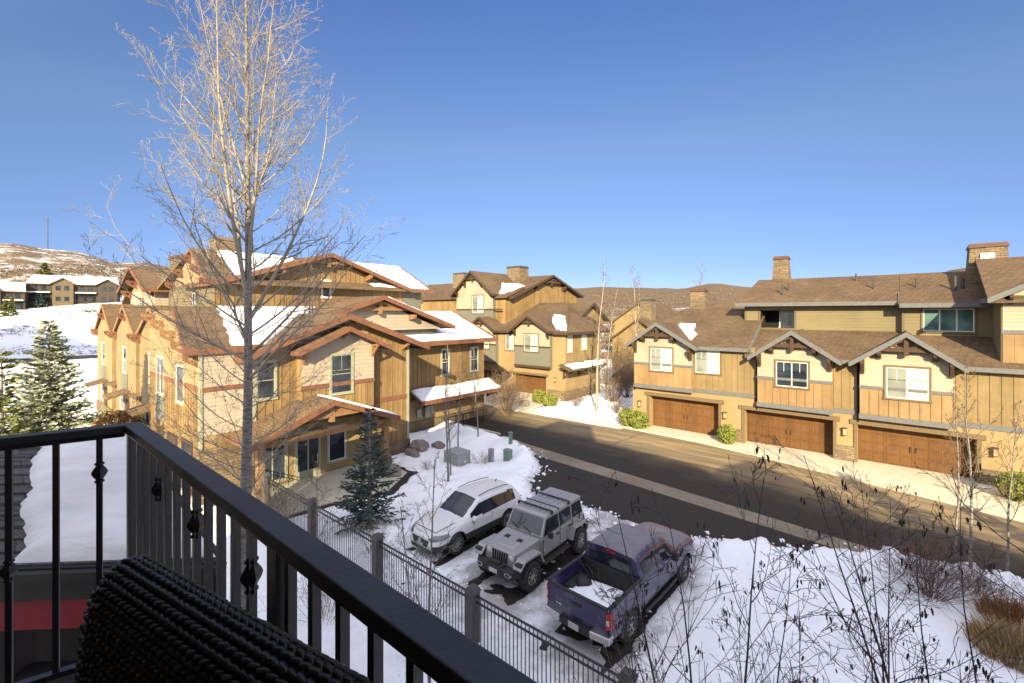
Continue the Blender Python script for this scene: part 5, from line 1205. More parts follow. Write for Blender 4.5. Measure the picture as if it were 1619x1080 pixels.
for i,(u,d,h,lab) in enumerate([(64,128,6,'thin bare tree on the snowy field, left one'),(112,130,6.5,'thin bare tree on the snowy field, in front of the long terrace')]):
    x,y=polar(u,d); bare_tree('bare_tree',lab,x,y,h,.09,THIN,400+i,m_bark,m_twigt,tops=dict(n=12,start=.3,angle=35,len=.25),z=terrain(x,y))

# ------------------------------------------------------------------ iron fence
def fence():
    T=thing('iron_fence','black iron picket fence with grey posts between the yard and the parked vehicles','fence',(-12,8.4,0))
    xs=[-25.8,-21.5,-17.15,-12.8,-8.45,-4.1,.3]
    for a in xs:
        b=MB(); b.box(a-.14,8.26,-.2,a+.14,8.54,1.56); p=b.build('post',m_pole,T,bevel=.02); c=MB(); c.frustum((a-.17,a+.17,8.23,8.57,1.56),(a-.1,a+.1,8.3,8.5,1.68)); c.build('post_cap',m_pole,p)
    for a,b in zip(xs,xs[1:]):
        m=MB(); m.box(a+.14,8.38,1.46,b-.14,8.42,1.50); m.box(a+.14,8.38,1.30,b-.14,8.42,1.335); m.box(a+.14,8.38,.16,b-.14,8.42,.2)
        n=int((b-a-.34)/.118)
        for i in range(1,n): x=a+.17+(b-a-.34)*i/n; m.box(x-.0095,8.391,.08,x+.0095,8.409,1.47)
        m.build('fence_panel',m_black,T)
fence()
# ------------------------------------------------------------------ small things on the snow island
def simple(name,label,cat,mb,mat,org,bevel=0,group=None,smooth=False):
    o=mb.build(name,mat,org=org,bevel=bevel,smooth=smooth); return tag(o,label,cat,group)
rng=random.Random(9)
for x,y,r_,lab in [(-23.2,18.3,.55,'large boulder with snow on top at the corner of the lodge'),(-22.5,17.2,.4,'tan boulder in front of the lodge corner'),(-22.6,19.4,.38,'boulder by the wall behind the big snowy one'),(-20.9,14.6,.45,'boulder at the edge of the porch paving'),(-26.9,33.6,.45,'boulder on the planting strip at the bend of the lane')]:
    b=MB(); b.blob((x,y,r_*.55),r_,3,.25,rng,.8,(1.2,1,1)); simple('boulder',lab,'boulder',b,m_rock,(x,y,0),smooth=False,group='boulders by the lodge')
def cabinet(label,x,y,w,d,h,mat,ped=True,name='utility_cabinet'):
    T=thing(name,label,'utility box',(x,y,0)); b=MB(); b.box(x-w/2,y-d/2,.08,x+w/2,y+d/2,h); b.build('cabinet_body',mat,T,bevel=.03)
    c=MB(); c.frustum((x-w/2-.03,x+w/2+.03,y-d/2-.03,y+d/2+.03,h+.001),(x-w/2+.04,x+w/2-.04,y-d/2+.04,y+d/2-.04,h+.07)); c.build('lid',mat,T)
    e=MB(); e.box(x+w/2-.001,y-.02,h*.25,x+w/2+.02,y+.12,h*.42); e.build('label_plate',m_sash,T)
    p=MB(); p.box(x-w/2-.08,y-d/2-.08,-.1,x+w/2+.08,y+d/2+.08,.08); p.build('pad',m_conc,T)
cabinet('squat dark grey transformer box on the snow island',-19.6,18.2,1.2,1.0,.75,m_util)
cabinet('small green utility box at the tip of the snow island',-17.25,20.0,.42,.36,.85,m_plast)
cabinet('slim pale green utility post behind the green box',-19.0,22.3,.2,.2,1.1,m_plast,name='utility_post')
cabinet('grey utility pillar left of the green box on the snow island',-18.2,19.6,.28,.24,.8,m_util,name='utility_pillar')
T=thing('metal_railing','low dark metal railing by the garage side of the lodge','railing',(-25.6,24.5,0)); m=MB()
for a in range(6): y=22.9+a*.75; m.box(-25.62,y-.025,0,-25.58,y+.025,1.0)
m.box(-25.62,22.8,.96,-25.58,26.75,1.02); m.box(-25.62,22.8,.5,-25.58,26.75,.54); m.build('railing_bars',m_black,T)
m=MB()
for a in range(30): y=22.95+a*.126; m.box(-25.61,y-.01,.1,-25.59,y+.01,.96)
m.build('railing_pickets',m_black,T)

rng=random.Random(77); ck=MB()
for i in range(len(ASPH)):
    a,b=ASPH[i],ASPH[(i+1)%len(ASPH)]
    if not (i>=5 and i<=22): continue
    L=math.hypot(b[0]-a[0],b[1]-a[1])
    for k in range(int(L*9)):
        t=rng.random(); x=a[0]+(b[0]-a[0])*t+rng.gauss(0,.3); y=a[1]+(b[1]-a[1])*t+rng.gauss(0,.3); r=abs(rng.gauss(0,.045))+.018
        ck.blob((x,y,max(0,snow_h(x,y))+r*.3),r,1,.3,rng,.75)
for k in range(160):
    x,y=rng.uniform(-15,-4),rng.uniform(9,17.5); r=abs(rng.gauss(0,.03))+.015; ck.blob((x,y,max(0,snow_h(x,y))+r*.3),r,1,.3,rng,.7)
o=ck.build('snow_chunks',m_snow,recalc=False); tag(o,'loose lumps of ploughed snow along the asphalt edge','snow',kind='stuff')
# ------------------------------------------------------------------ vehicles (local: +y forward, x to the right)
def carpaint(name, c, dust, rough=.28, metal=.3, amt=.5):
    m,t,b=nt(name); b.inputs['Metallic'].default_value=metal; b.inputs['Coat Weight'].default_value=.25; b.inputs['Coat Roughness'].default_value=.12
    tc=N(t,'ShaderNodeTexCoord'); n1=N(t,'ShaderNodeTexNoise',i_Scale=3,i_Detail=8,i_Roughness=.7); t.links.new(tc.outputs['Object'],n1.inputs['Vector'])
    sp=N(t,'ShaderNodeSeparateXYZ'); t.links.new(tc.outputs['Object'],sp.inputs[0])
    mr=N(t,'ShaderNodeMapRange'); t.links.new(sp.outputs[2],mr.inputs[0]); mr.inputs[1].default_value=.2; mr.inputs[2].default_value=.95; mr.inputs[3].default_value=.27; mr.inputs[4].default_value=0
    ad=N(t,'ShaderNodeMath',operation='ADD'); t.links.new(n1.outputs[0],ad.inputs[0]); t.links.new(mr.outputs[0],ad.inputs[1])
    ge=N(t,'ShaderNodeNewGeometry'); sn_=N(t,'ShaderNodeSeparateXYZ'); t.links.new(ge.outputs['Normal'],sn_.inputs[0])
    up_=N(t,'ShaderNodeMapRange'); t.links.new(sn_.outputs[2],up_.inputs[0]); up_.inputs[1].default_value=.55; up_.inputs[2].default_value=1.0; up_.inputs[3].default_value=0; up_.inputs[4].default_value=.42
    a2=N(t,'ShaderNodeMath',operation='ADD'); t.links.new(ad.outputs[0],a2.inputs[0]); t.links.new(up_.outputs[0],a2.inputs[1])
    fac=ramp(t,a2.outputs[0],[(.50,(0,0,0)),(.95,(amt,)*3)])
    mx=N(t,'ShaderNodeMix',data_type='RGBA'); t.links.new(fac,mx.inputs[0]); mx.inputs[6].default_value=(*c,1); mx.inputs[7].default_value=(*dust,1); t.links.new(mx.outputs[2],b.inputs['Base Color'])
    rr=N(t,'ShaderNodeMapRange'); t.links.new(fac,rr.inputs[0]); rr.inputs[3].default_value=rough; rr.inputs[4].default_value=.75; t.links.new(rr.outputs[0],b.inputs['Roughness'])
    return m
m_white=carpaint('white_car_paint',(.70,.69,.68),(.45,.41,.36),metal=0,amt=.35)
m_silver=carpaint('silver_car_paint',(.30,.288,.28),(.36,.32,.30),rough=.35,metal=.3,amt=.5)
m_navy=carpaint('deep_violet_blue_car_paint',(.024,.017,.068),(.235,.21,.205),rough=.2,metal=.1,amt=.8)
m_plastic=M('black_plastic_trim',(.022,.021,.023),(.035,.033,.034),scale=12,rough=.6)
m_tyre=M('dirty_tyre_rubber',(.018,.017,.017),(.05,.046,.043),scale=14,rough=.85,bump=.3)
m_rim=M('machined_rim',(.42,.41,.40),(.30,.28,.27),scale=10,rough=.35,metal=.8)
m_carglass=glass('car_glass',(.012,.014,.02),.03,.8,(.03,.035,.045))
m_lens=glass('headlight_lens',(.34,.34,.34),.08,.8,(.55,.55,.55))
m_lensd=glass('smoked_headlight_lens',(.05,.05,.055),.08,.7,(.16,.16,.17))
m_redlens=glass('red_tail_lens',(.26,.006,.008),.12,.6,(.40,.012,.012))
m_chrome=M('chrome_trim',(.62,.62,.62),(.5,.5,.5),scale=10,rough=.22,metal=.9)
m_plate=M('number_plate',(.55,.52,.5),(.42,.36,.36),scale=18,rough=.5)
m_undert=M('underbody',(.012,.012,.012),(.02,.02,.02),scale=9,rough=.9)

def hermite(tab, y):
    ys=[q[0] for q in tab]
    if y<=ys[0]: return [Vector((0,*p)) for p in tab[0][1]]
    if y>=ys[-1]: return [Vector((0,*p)) for p in tab[-1][1]]
    i=max(k for k in range(len(ys)-1) if ys[k]<=y)
    h=ys[i+1]-ys[i]; t=(y-ys[i])/h; out=[]
    for k in range(len(tab[i][1])):
        r=[]
        for c in (0,1):
            p0,p1=tab[i][1][k][c],tab[i+1][1][k][c]; s=(p1-p0)/h
            def slope(j):
                if j<=0 or j>=len(ys)-1: return None
                a=(tab[j][1][k][c]-tab[j-1][1][k][c])/(ys[j]-ys[j-1]); b_=(tab[j+1][1][k][c]-tab[j][1][k][c])/(ys[j+1]-ys[j])
                return 0 if a*b_<=0 else 2*a*b_/(a+b_)
            m0=slope(i); m1=slope(i+1); m0=s if m0 is None else m0; m1=s if m1 is None else m1
            r.append((2*t**3-3*t*t+1)*p0+(t**3-2*t*t+t)*h*m0+(-2*t**3+3*t*t)*p1+(t**3-t*t)*h*m1)
        out.append(Vector((0,r[0],r[1])))
    return out
SPLIT={'side_window':-.3,'pillar':-.8,'sill':0}; SPLIT2={'side_window':-1.28}
def loft(tab, cls, mats, parent, ny=150, sub=7, smooth_passes=2, names=None):
    """mirrored lofted skin; cls(y,x,z,seg) names the mesh each cell belongs to (None leaves a hole)"""
    y0,y1=tab[0][0],tab[-1][0]; grid=[]; K=len(tab[0][1])
    for i in range(ny+1):
        y=y0+(y1-y0)*i/ny; c=hermite(tab,y); ring=[]
        for k in range(K-1):
            for q in range(sub): ring.append(c[k].lerp(c[k+1],q/sub))
        ring.append(c[-1])
        for _ in range(smooth_passes):
            ring=[ring[0]]+[(ring[j-1]+ring[j]*2+ring[j+1])/4 for j in range(1,len(ring)-1)]+[ring[-1]]
        grid.append([(v.y,y,v.z) for v in ring])
    out={}
    J=len(grid[0])
    for sgn in (1,-1):
        for i in range(ny):
            for j in range(J-1):
                q=[grid[i][j],grid[i+1][j],grid[i+1][j+1],grid[i][j+1]]
                c=[sum(p[a] for p in q)/4 for a in range(3)]
                k=cls(c[1],c[0],c[2],j//sub)
                if k is None: continue
                if k in ('side_window','headlight','pillar','sill'): k=(k,sgn,int(c[1]>SPLIT.get(k,-9))+int(c[1]>SPLIT2.get(k,-9)))
                mb,ix=out.setdefault(k,(MB(),{}))
                f=[]
                for (a,b) in ((i,j),(i+1,j),(i+1,j+1),(i,j+1)):
                    key=(a,b,sgn if abs(grid[a][b][0])>1e-6 else 0)
                    if key not in ix:
                        p=grid[a][b]; ix[key]=len(mb.v); mb.v.append((p[0]*sgn,p[1],p[2]))
                    f.append(ix[key])
                mb.f.append(tuple(f if sgn<0 else f[::-1]))
    for end,(i,fl) in enumerate(((0,0),(ny,1))):
        mb,ix=out['body']; base=len(mb.v); pts=[(p[0],p[1],p[2]) for p in grid[i]]+[(-p[0],p[1],p[2]) for p in grid[i][::-1][1:-1]]
        mb.v.extend(pts); mb.f.append(tuple(range(base,base+len(pts))))
    obs={}
    for k,(mb,ix) in out.items():
        if k=='body': continue
    obs={k:mb.build(k[0] if isinstance(k,tuple) else k,mats[k[0] if isinstance(k,tuple) else k],parent,smooth=True,angle=38,recalc=(k=='body')) for k,(mb,ix) in out.items()}
    return obs
def wheel(par,x,y,z,R_,W,side,rimr,spokes=10,knob=False):
    m=MB(); s=side
    prof=[(rimr,-W/2),(R_*.93,-W/2+.01),(R_,-W/2+.05),(R_,W/2-.05),(R_*.93,W/2-.01),(rimr,W/2),(rimr*.96,W/2-.04),(rimr*.96,-W/2+.02)]
    m.lathe(prof,(x,y,z),'x',28,cap=False)
    if knob:
        for k in range(26):
            a=2*math.pi*k/26
            for q in (-.7,.7):
                c=Vector((x+q*W/2*.9,y+math.cos(a+q*.1)*R_*.99,z+math.sin(a+q*.1)*R_*.99)); t=Vector((0,-math.sin(a),math.cos(a)))
                m.bar(c-t*.03,c+t*.03,.05,.03,up=(0,math.cos(a),math.sin(a)))
    wl=m.build('wheel',m_tyre,par,smooth=True,angle=30)
    r=MB(); ox=x+s*(W/2-.045)
    r.lathe([(rimr*.97,-.02*s),(rimr*.97,.035*s),(rimr*.88,.04*s),(rimr*.84,.0),(rimr*.84,-.02*s)],(ox,y,z),'x',28,cap=False)
    r.lathe([(.075,-.02*s),(.075,.035*s),(.05,.045*s),(.001,.045*s)],(ox,y,z),'x',12)
    for k in range(spokes):
        a=2*math.pi*k/spokes+.2; d=Vector((0,math.cos(a),math.sin(a))); c=Vector((ox,y,z))
        r.bar(c+d*.05+Vector((s*.02,0,0)),c+d*rimr*.9+Vector((s*.01,0,0)),.035,.03,up=(1,0,0))
    o=r.build('rim',m_rim,wl,smooth=True,angle=30)
    b=MB(); b.lathe([(rimr*.93,-.03),(rimr*.93,-.02)],(ox-s*.05,y,z),'x',20); b.build('brake_disc',m_undert,wl)
    return wl
def arch(par,x,y,z,R_,w,mat,name='wheel_arch',a0=-5,a1=185,th=.035,side=1):
    m=MB(); n=22; v=[]
    for i in range(n+1):
        a=R(a0+(a1-a0)*i/n); ca,sa=math.cos(a),math.sin(a)
        for rr,xx in ((R_,0),(R_+th,0),(R_+th,w),(R_,w)): v.append((x-side*w*.5+side*xx,y+ca*rr,z+sa*rr))
    f=[]
    for i in range(n):
        for k in range(4): f.append((i*4+k,i*4+(k+1)%4,(i+1)*4+(k+1)%4,(i+1)*4+k))
    f+= [(0,1,2,3),(n*4+3,n*4+2,n*4+1,n*4)]
    m.add(v,f); return m.build(name,mat,par,smooth=True,angle=30)
def well(par,x,y,z,R_,W):
    m=MB(); m.lathe([(R_,-W/2),(R_,W/2)],(x,y,z),'x',20); return m.build('wheel_well',m_undert,par)

def crossover():
    T=thing('parked_car','white crossover car with dusty sides parked nose to the fence, leftmost of the three vehicles','car',(-13.05,12.72,.03),math.pi-.03,local=True,group='vehicles parked by the fence')
    t=[(-2.30,[(0,.36),(.6,.36),(.78,.46),(.82,.62),(.80,.82),(.78,.98),(.70,1.06),(.5,1.10),(0,1.12)]),
       (-2.18,[(0,.28),(.66,.28),(.84,.42),(.89,.62),(.87,.85),(.83,1.03),(.70,1.22),(.52,1.28),(0,1.31)]),
       (-1.95,[(0,.25),(.72,.24),(.88,.4),(.92,.62),(.905,.86),(.87,1.05),(.68,1.43),(.55,1.52),(0,1.565)]),
       (-1.4,[(0,.25),(.75,.22),(.89,.4),(.935,.62),(.92,.86),(.885,1.045),(.70,1.52),(.585,1.605),(0,1.65)]),
       (-.6,[(0,.25),(.76,.22),(.885,.4),(.925,.62),(.915,.85),(.89,1.02),(.71,1.555),(.60,1.64),(0,1.685)]),
       (.1,[(0,.25),(.76,.22),(.885,.4),(.925,.62),(.912,.85),(.89,1.0),(.71,1.52),(.60,1.61),(0,1.655)]),
       (.45,[(0,.25),(.76,.22),(.885,.4),(.925,.62),(.912,.85),(.885,.99),(.745,1.34),(.63,1.42),(0,1.465)]),
       (.98,[(0,.25),(.76,.22),(.885,.4),(.93,.62),(.915,.85),(.875,.99),(.80,1.08),(.62,1.135),(0,1.16)]),
       (1.4,[(0,.25),(.74,.22),(.88,.4),(.925,.62),(.91,.84),(.86,.96),(.76,1.035),(.52,1.085),(0,1.10)]),
       (1.95,[(0,.25),(.72,.22),(.86,.38),(.89,.58),(.87,.76),(.81,.86),(.70,.92),(.47,.965),(0,.98)]),
       (2.22,[(0,.26),(.60,.25),(.74,.38),(.77,.55),(.74,.70),(.66,.78),(.54,.82),(.36,.85),(0,.865)]),
       (2.33,[(0,.33),(.45,.33),(.58,.42),(.60,.55),(.58,.66),(.52,.72),(.42,.76),(.30,.785),(0,.80)])]
    ya,yb,wr=1.36,-1.35,.36
    def cls(y,x,z,seg):
        for c in (ya,yb):
            if x>.52 and (y-c)**2+(z-.37)**2<(.43)**2: return None
        if seg<1: return 'underbody'
        if seg==7 or (seg==6 and x<.66):
            if .16<y<.93 and x<.735-.0*y and z<1.63: return 'windshield' if x<(.60+.12*(y-.2)) else 'body'
        if seg==5:
            zb=1.05; zt=1.50
            if -1.86<y<.62 and z>zb and z<zt-.02-max(0,y-.1)*.55 and z<1.47+.0:
                if abs(y+.42)<.035 or abs(y+1.28)<.04: return 'pillar'
                return 'side_window'
        if seg in(5,6,7) and -2.17<y<-1.98 and x<.62 and z>1.2: return 'rear_window'
        if y>1.72 and x>.44 and seg in (3,4,5) and .70+.10*(2.3-y)<z<.86+.06*(2.2-y) and x>.44: return 'headlight'
        if seg==2 or (seg==1): return 'sill'
        return 'body'
    o=loft(t,cls,dict(body=m_white,underbody=m_undert,windshield=m_carglass,side_window=m_carglass,rear_window=m_carglass,pillar=m_plastic,sill=m_plastic,headlight=m_lensd),T)
    for y in (ya,yb):
        for s in (1,-1):
            wheel(T,s*.80,y,.36,.36,.235,s,.245,10); arch(T,s*.905,y,.37,.425,.06,m_plastic,side=s)
        well(T,0,y,.37,.42,1.5)
    for s in (1,-1):
        m=MB(); m.frustum((s*.965-.10,s*.965+.10,.46,.62,.98),(s*.965-.09,s*.965+.09,.48,.60,1.13)); m.box(s*.84,.5,.99,s*.9,.56,1.04); m.build('mirror',m_white,T,bevel=.03,smooth=True)
        m=MB(); m.tube([(s*.60,.0,1.665),(s*.605,-.6,1.715),(s*.59,-1.4,1.675),(s*.56,-1.7,1.63)],[.016]*4,6); m.build('roof_rail',m_plastic,T,smooth=True)
        for y in (.55,-.42,-1.22):
            m=MB(); m.bar((s*.928,y,.5),(s*.908,y-.02,1.0),.006,.02); m.build('door_seam',m_plastic,T)
        for y in (-.22,-1.05):
            m=MB(); m.box(s*.90,y-.1,.90,s*.935,y+.1,.93); m.build('door_handle',m_white,T,bevel=.01)
        m=MB(); m.hexa([(s*.62,-2.27,.80),(s*.82,-2.2,.8),(s*.80,-2.2,1.0),(s*.60,-2.27,1.0),(s*.64,-2.33,.80),(s*.86,-2.2,.8),(s*.84,-2.2,1.0),(s*.62,-2.31,1.0)]); m.build('tail_light',m_redlens,T)
        m=MB(); m.box(s*.52,2.12,.36,s*.70,2.27,.46); m.build('fog_lamp',m_plastic,T,bevel=.02)
    m=MB(); m.hexa([(-.38,2.30,.46),(.38,2.30,.46),(.38,2.352,.46),(-.38,2.352,.46),(-.52,2.27,.69),(.52,2.27,.69),(.46,2.352,.69),(-.46,2.352,.69)]); m.build('grille',m_plastic,T)
    m=MB(); m.hexa([(-.62,2.1,.27),(.62,2.1,.27),(.50,2.345,.27),(-.50,2.345,.27),(-.66,2.1,.41),(.66,2.1,.41),(.54,2.355,.41),(-.54,2.355,.41)]); m.build('lower_grille',m_plastic,T)
    m=MB(); m.lathe([(.001,-.01),(.085,-.01),(.085,.01),(.001,.01)],(0,2.36,.62),'y',16); m.build('badge',m_chrome,T)
    m=MB(); m.box(-.16,2.345,.43,.16,2.362,.54); m.build('number_plate',m_plate,T)
    m=MB(); m.bar((-.62,2.12,.965),(.62,2.12,.965),.012,.02); m.bar((-.74,1.35,1.105),(-.60,2.1,.965),.012,.02); m.bar((.74,1.35,1.105),(.60,2.1,.965),.012,.02); m.build('bonnet_seam',m_plastic,T)
    for s in (-.32,.25):
        m=MB(); m.bar((s,.98,1.165),(s+.38,.80,1.245),.02,.012); m.build('wiper',m_plastic,T)
    m=MB(); m.tube([(0,-1.55,1.66),(0,-1.62,1.75)],[.03,.006],6); m.build('antenna',m_plastic,T)
crossover()

def offroader():
    k=1.04
    T=thing('parked_car','boxy silver four door off roader on big black tyres parked in the middle bay','car',(-9.78,12.8,.03),math.pi+.02,local=True,group='vehicles parked by the fence'); T.scale=(k,k,k)
    # tub
    m=MB(); m.hexa([(-.76,-1.95,.62),(.76,-1.95,.62),(.76,.66,.62),(-.76,.66,.62),(-.765,-1.97,1.22),(.765,-1.97,1.22),(.755,.66,1.22),(-.755,.66,1.22)]); m.build('body',m_silver,T,bevel=.05)
    # bonnet
    m=MB(); m.hexa([(-.70,.66,.7),(.70,.66,.7),(.60,1.78,.72),(-.60,1.78,.72),(-.70,.66,1.235),(.70,.66,1.235),(.585,1.76,1.14),(-.585,1.76,1.14)]); m.hexa([(-.40,.70,1.23),(.40,.70,1.23),(.34,1.6,1.15),(-.34,1.6,1.15),(-.36,.75,1.265),(.36,.75,1.265),(.30,1.55,1.185),(-.30,1.55,1.185)]); bo=m.build('bonnet',m_silver,T,bevel=.05)
    for s in (-.25,.25):
        m=MB(); m.box(s-.09,1.05,1.20,s+.09,1.22,1.236); m.build('bonnet_vent',m_plastic,bo)
    # greenhouse
    m=MB(); m.hexa([(-.745,-1.95,1.22),(.745,-1.95,1.22),(.735,.62,1.22),(-.735,.62,1.22),(-.665,-1.86,1.76),(.665,-1.86,1.76),(.655,.30,1.76),(-.655,.30,1.76)]); m.build('cabin',m_silver,T,bevel=.03)
    m=MB(); m.hexa([(-.69,-1.92,1.75),(.69,-1.92,1.75),(.68,.34,1.745),(-.68,.34,1.745),(-.64,-1.86,1.835),(.64,-1.86,1.835),(.63,.24,1.825),(-.63,.24,1.825)]); ro=m.build('hard_top',m_silver,T,bevel=.035)
    for x in (-.42,-.21,0,.21,.42):
        m=MB(); m.box(x-.035,-1.75,1.825,x+.035,-.52,1.852); m.box(x-.035,-.38,1.822,x+.035,.12,1.846); m.build('roof_rib',m_silver,ro,bevel=.01)
    m=MB(); m.box(-.68,-.47,1.80,.68,-.43,1.845); m.build('roof_seam',m_plastic,ro)
    for y in (-1.05,-.02):
        m=MB(); m.box(-.70,y-.035,1.872,.70,y+.035,1.90); m.box(-.72,y-.04,1.79,-.67,y+.04,1.89); m.box(.67,y-.04,1.79,.72,y+.04,1.89); m.build('roof_bar',m_plastic,T)
    def pane(name,q,th=.012,mat=None,nrm=(1,0,0)):
        m=MB(); n=Vector(nrm)*th; m.hexa([tuple(Vector(p)-n) for p in q]+[tuple(Vector(p)+n) for p in q]); return m.build(name,mat or m_carglass,T)
    pane('windshield',[(-.66,.575,1.27),(.66,.575,1.27),(.60,.335,1.72),(-.60,.335,1.72)],.022,nrm=(0,.88,.47))
    fr=MB(); 
    for a,b in (((-.70,.60,1.24),(-.64,.32,1.75)),((.70,.60,1.24),(.64,.32,1.75)),((-.70,.61,1.245),(.70,.61,1.245)),((-.64,.325,1.745),(.64,.325,1.745))): fr.bar(a,b,.06,.05)
    fr.build('windshield_frame',m_silver,T)
    def sx(z): return .742-(z-1.22)*.148
    for s in (1,-1):
        for y0,y1,ya_,yb_ in ((-.36,.50,-.36,.28),(-1.12,-.44,-1.12,-.44),(-1.86,-1.22,-1.80,-1.22)):
            z0,z1=1.27,1.70; x0,x1=sx(z0)*s,sx(z1)*s
            pane('side_window',[(x0,y0,z0),(x0,y1,z0),(x1,yb_,z1),(x1,ya_,z1)],.012,nrm=(s,0,.14))
        for y in (.60,-.40,-1.17):
            m=MB(); m.box(s*.755,y-.008,.66,s*.774,y+.008,1.24); m.build('door_seam',m_plastic,T)
        for y in (-.25,-1.02):
            m=MB(); m.box(s*.765,y-.08,1.08,s*.80,y+.08,1.12); m.build('door_handle',m_plastic,T,bevel=.008)
        for y in (.52,-.36):
            m=MB(); m.box(s*.765,y-.02,.78,s*.79,y+.05,.83); m.box(s*.765,y-.02,1.10,s*.79,y+.05,1.15); m.build('door_hinge',m_silver,T)
        m=MB(); m.box(s*.82-.02,.36,1.22,s*.82+.02,.40,1.26); m.frustum((s*.90-.09,s*.90+.09,.34,.42,1.20),(s*.90-.10,s*.90+.10,.34,.43,1.40)); m.build('mirror',m_plastic,T,bevel=.02)
        # trapezoid fenders
        for yc,a in ((1.38,1),(-1.48,0)):
            f=MB(); pts=[(yc-.62,.66),(yc-.40,1.04),(yc+.36,1.06),(yc+.60,.86),(yc+.60,.80),(yc+.34,.98),(yc-.38,.96),(yc-.56,.62)]
            if not a: pts=[(2*yc-p,q) for p,q in pts]
            P=[(s*.62,p,q) for p,q in pts]; f.prism(P,(s*.335,0,0)); f.build('fender',m_silver,T,bevel=.025)
            wheel(T,s*.80,yc,.435,.435,.31,s,.25,8,knob=True)
        m=MB(); m.box(s*.70,-.82,.47,s*.92,.70,.53); m.build('side_step',m_plastic,T,bevel=.02)
        m=MB(); m.lathe([(.001,.0),(.085,.0),(.10,-.03),(.10,.02),(.085,.03),(.001,.035)],(s*.44,1.80,1.0),'y',18); m.build('headlight',m_lens,T,smooth=True)
        m=MB(); m.lathe([(.115,-.02),(.115,.02),(.10,.02),(.10,-.02)],(s*.44,1.80,1.0),'y',18); m.build('headlight_ring',m_silver,T)
        m=MB(); m.box(s*.70,1.72,.93,s*.92,1.96,.99); m.build('marker_lamp',m_plastic,T)
        # oval fog lamp with bright ring
        m=MB(); m.lathe([(.10,-.01),(.10,.05),(.075,.05),(.075,-.01)],(s*.56,2.10,.66),'y',18); m.v=[(s*.56+(x-s*.56)*1.25,y,.66+(z-.66)*.62) for x,y,z in m.v]; m.build('fog_lamp',m_chrome,T)
        m=MB(); m.box(s*.70,-1.99,.98,s*.77,-1.955,1.16); m.build('tail_light',m_redlens,T)
    m=MB(); m.box(-.16,2.135,.58,.16,2.155,.70); m.build('number_plate',m_plate,T)
    g=MB(); g.hexa([(-.60,1.76,.72),(.60,1.76,.72),(.60,1.84,.72),(-.60,1.84,.72),(-.585,1.74,1.135),(.585,1.74,1.135),(.57,1.80,1.125),(-.57,1.80,1.125)]); gr=g.build('grille',m_silver,T,bevel=.03)
    for i in range(7):
        x=-.27+i*.09; m=MB(); m.hexa([(x-.022,1.80,.80),(x+.022,1.80,.80),(x+.022,1.855,.80),(x-.022,1.855,.80),(x-.022,1.77,1.09),(x+.022,1.77,1.09),(x+.022,1.822,1.09),(x-.022,1.822,1.09)]); m.build('grille_slot',m_undert,gr)
    b=MB(); b.hexa([(-.86,1.86,.52),(.86,1.86,.52),(.62,2.14,.52),(-.62,2.14,.52),(-.88,1.84,.76),(.88,1.84,.76),(.66,2.14,.77),(-.66,2.14,.77)]); b.build('front_bumper',m_plastic,T,bevel=.04)
    b=MB(); b.box(-.32,1.92,.76,.32,2.10,.83); b.tube([(-.2,2.02,.86),(.2,2.02,.86)],[.06,.06],10); b.build('winch',m_plastic,T)
    b=MB(); b.box(-.84,-2.16,.55,.84,-1.96,.76); b.build('rear_bumper',m_plastic,T,bevel=.04)
    u=MB(); u.box(-.6,-1.9,.42,.6,1.85,.64); u.build('underbody',m_undert,T)
    for yc in (1.38,-1.48):
        u=MB(); u.tube([(-.7,yc,.43),(.7,yc,.43)],[.06,.06],8); u.build('axle',m_undert,T)
    s=MB(); s.lathe([(.16,-.11),(.40,-.11),(.42,0),(.40,.11),(.16,.11)],(0,-2.12,1.02),'y',24); s.build('spare_wheel',m_tyre,T,smooth=True)
    for x in (-.28,.2):
        m=MB(); m.bar((x,.63,1.27),(x+.34,.56,1.40),.018,.012); m.build('wiper',m_plastic,T)
offroader()

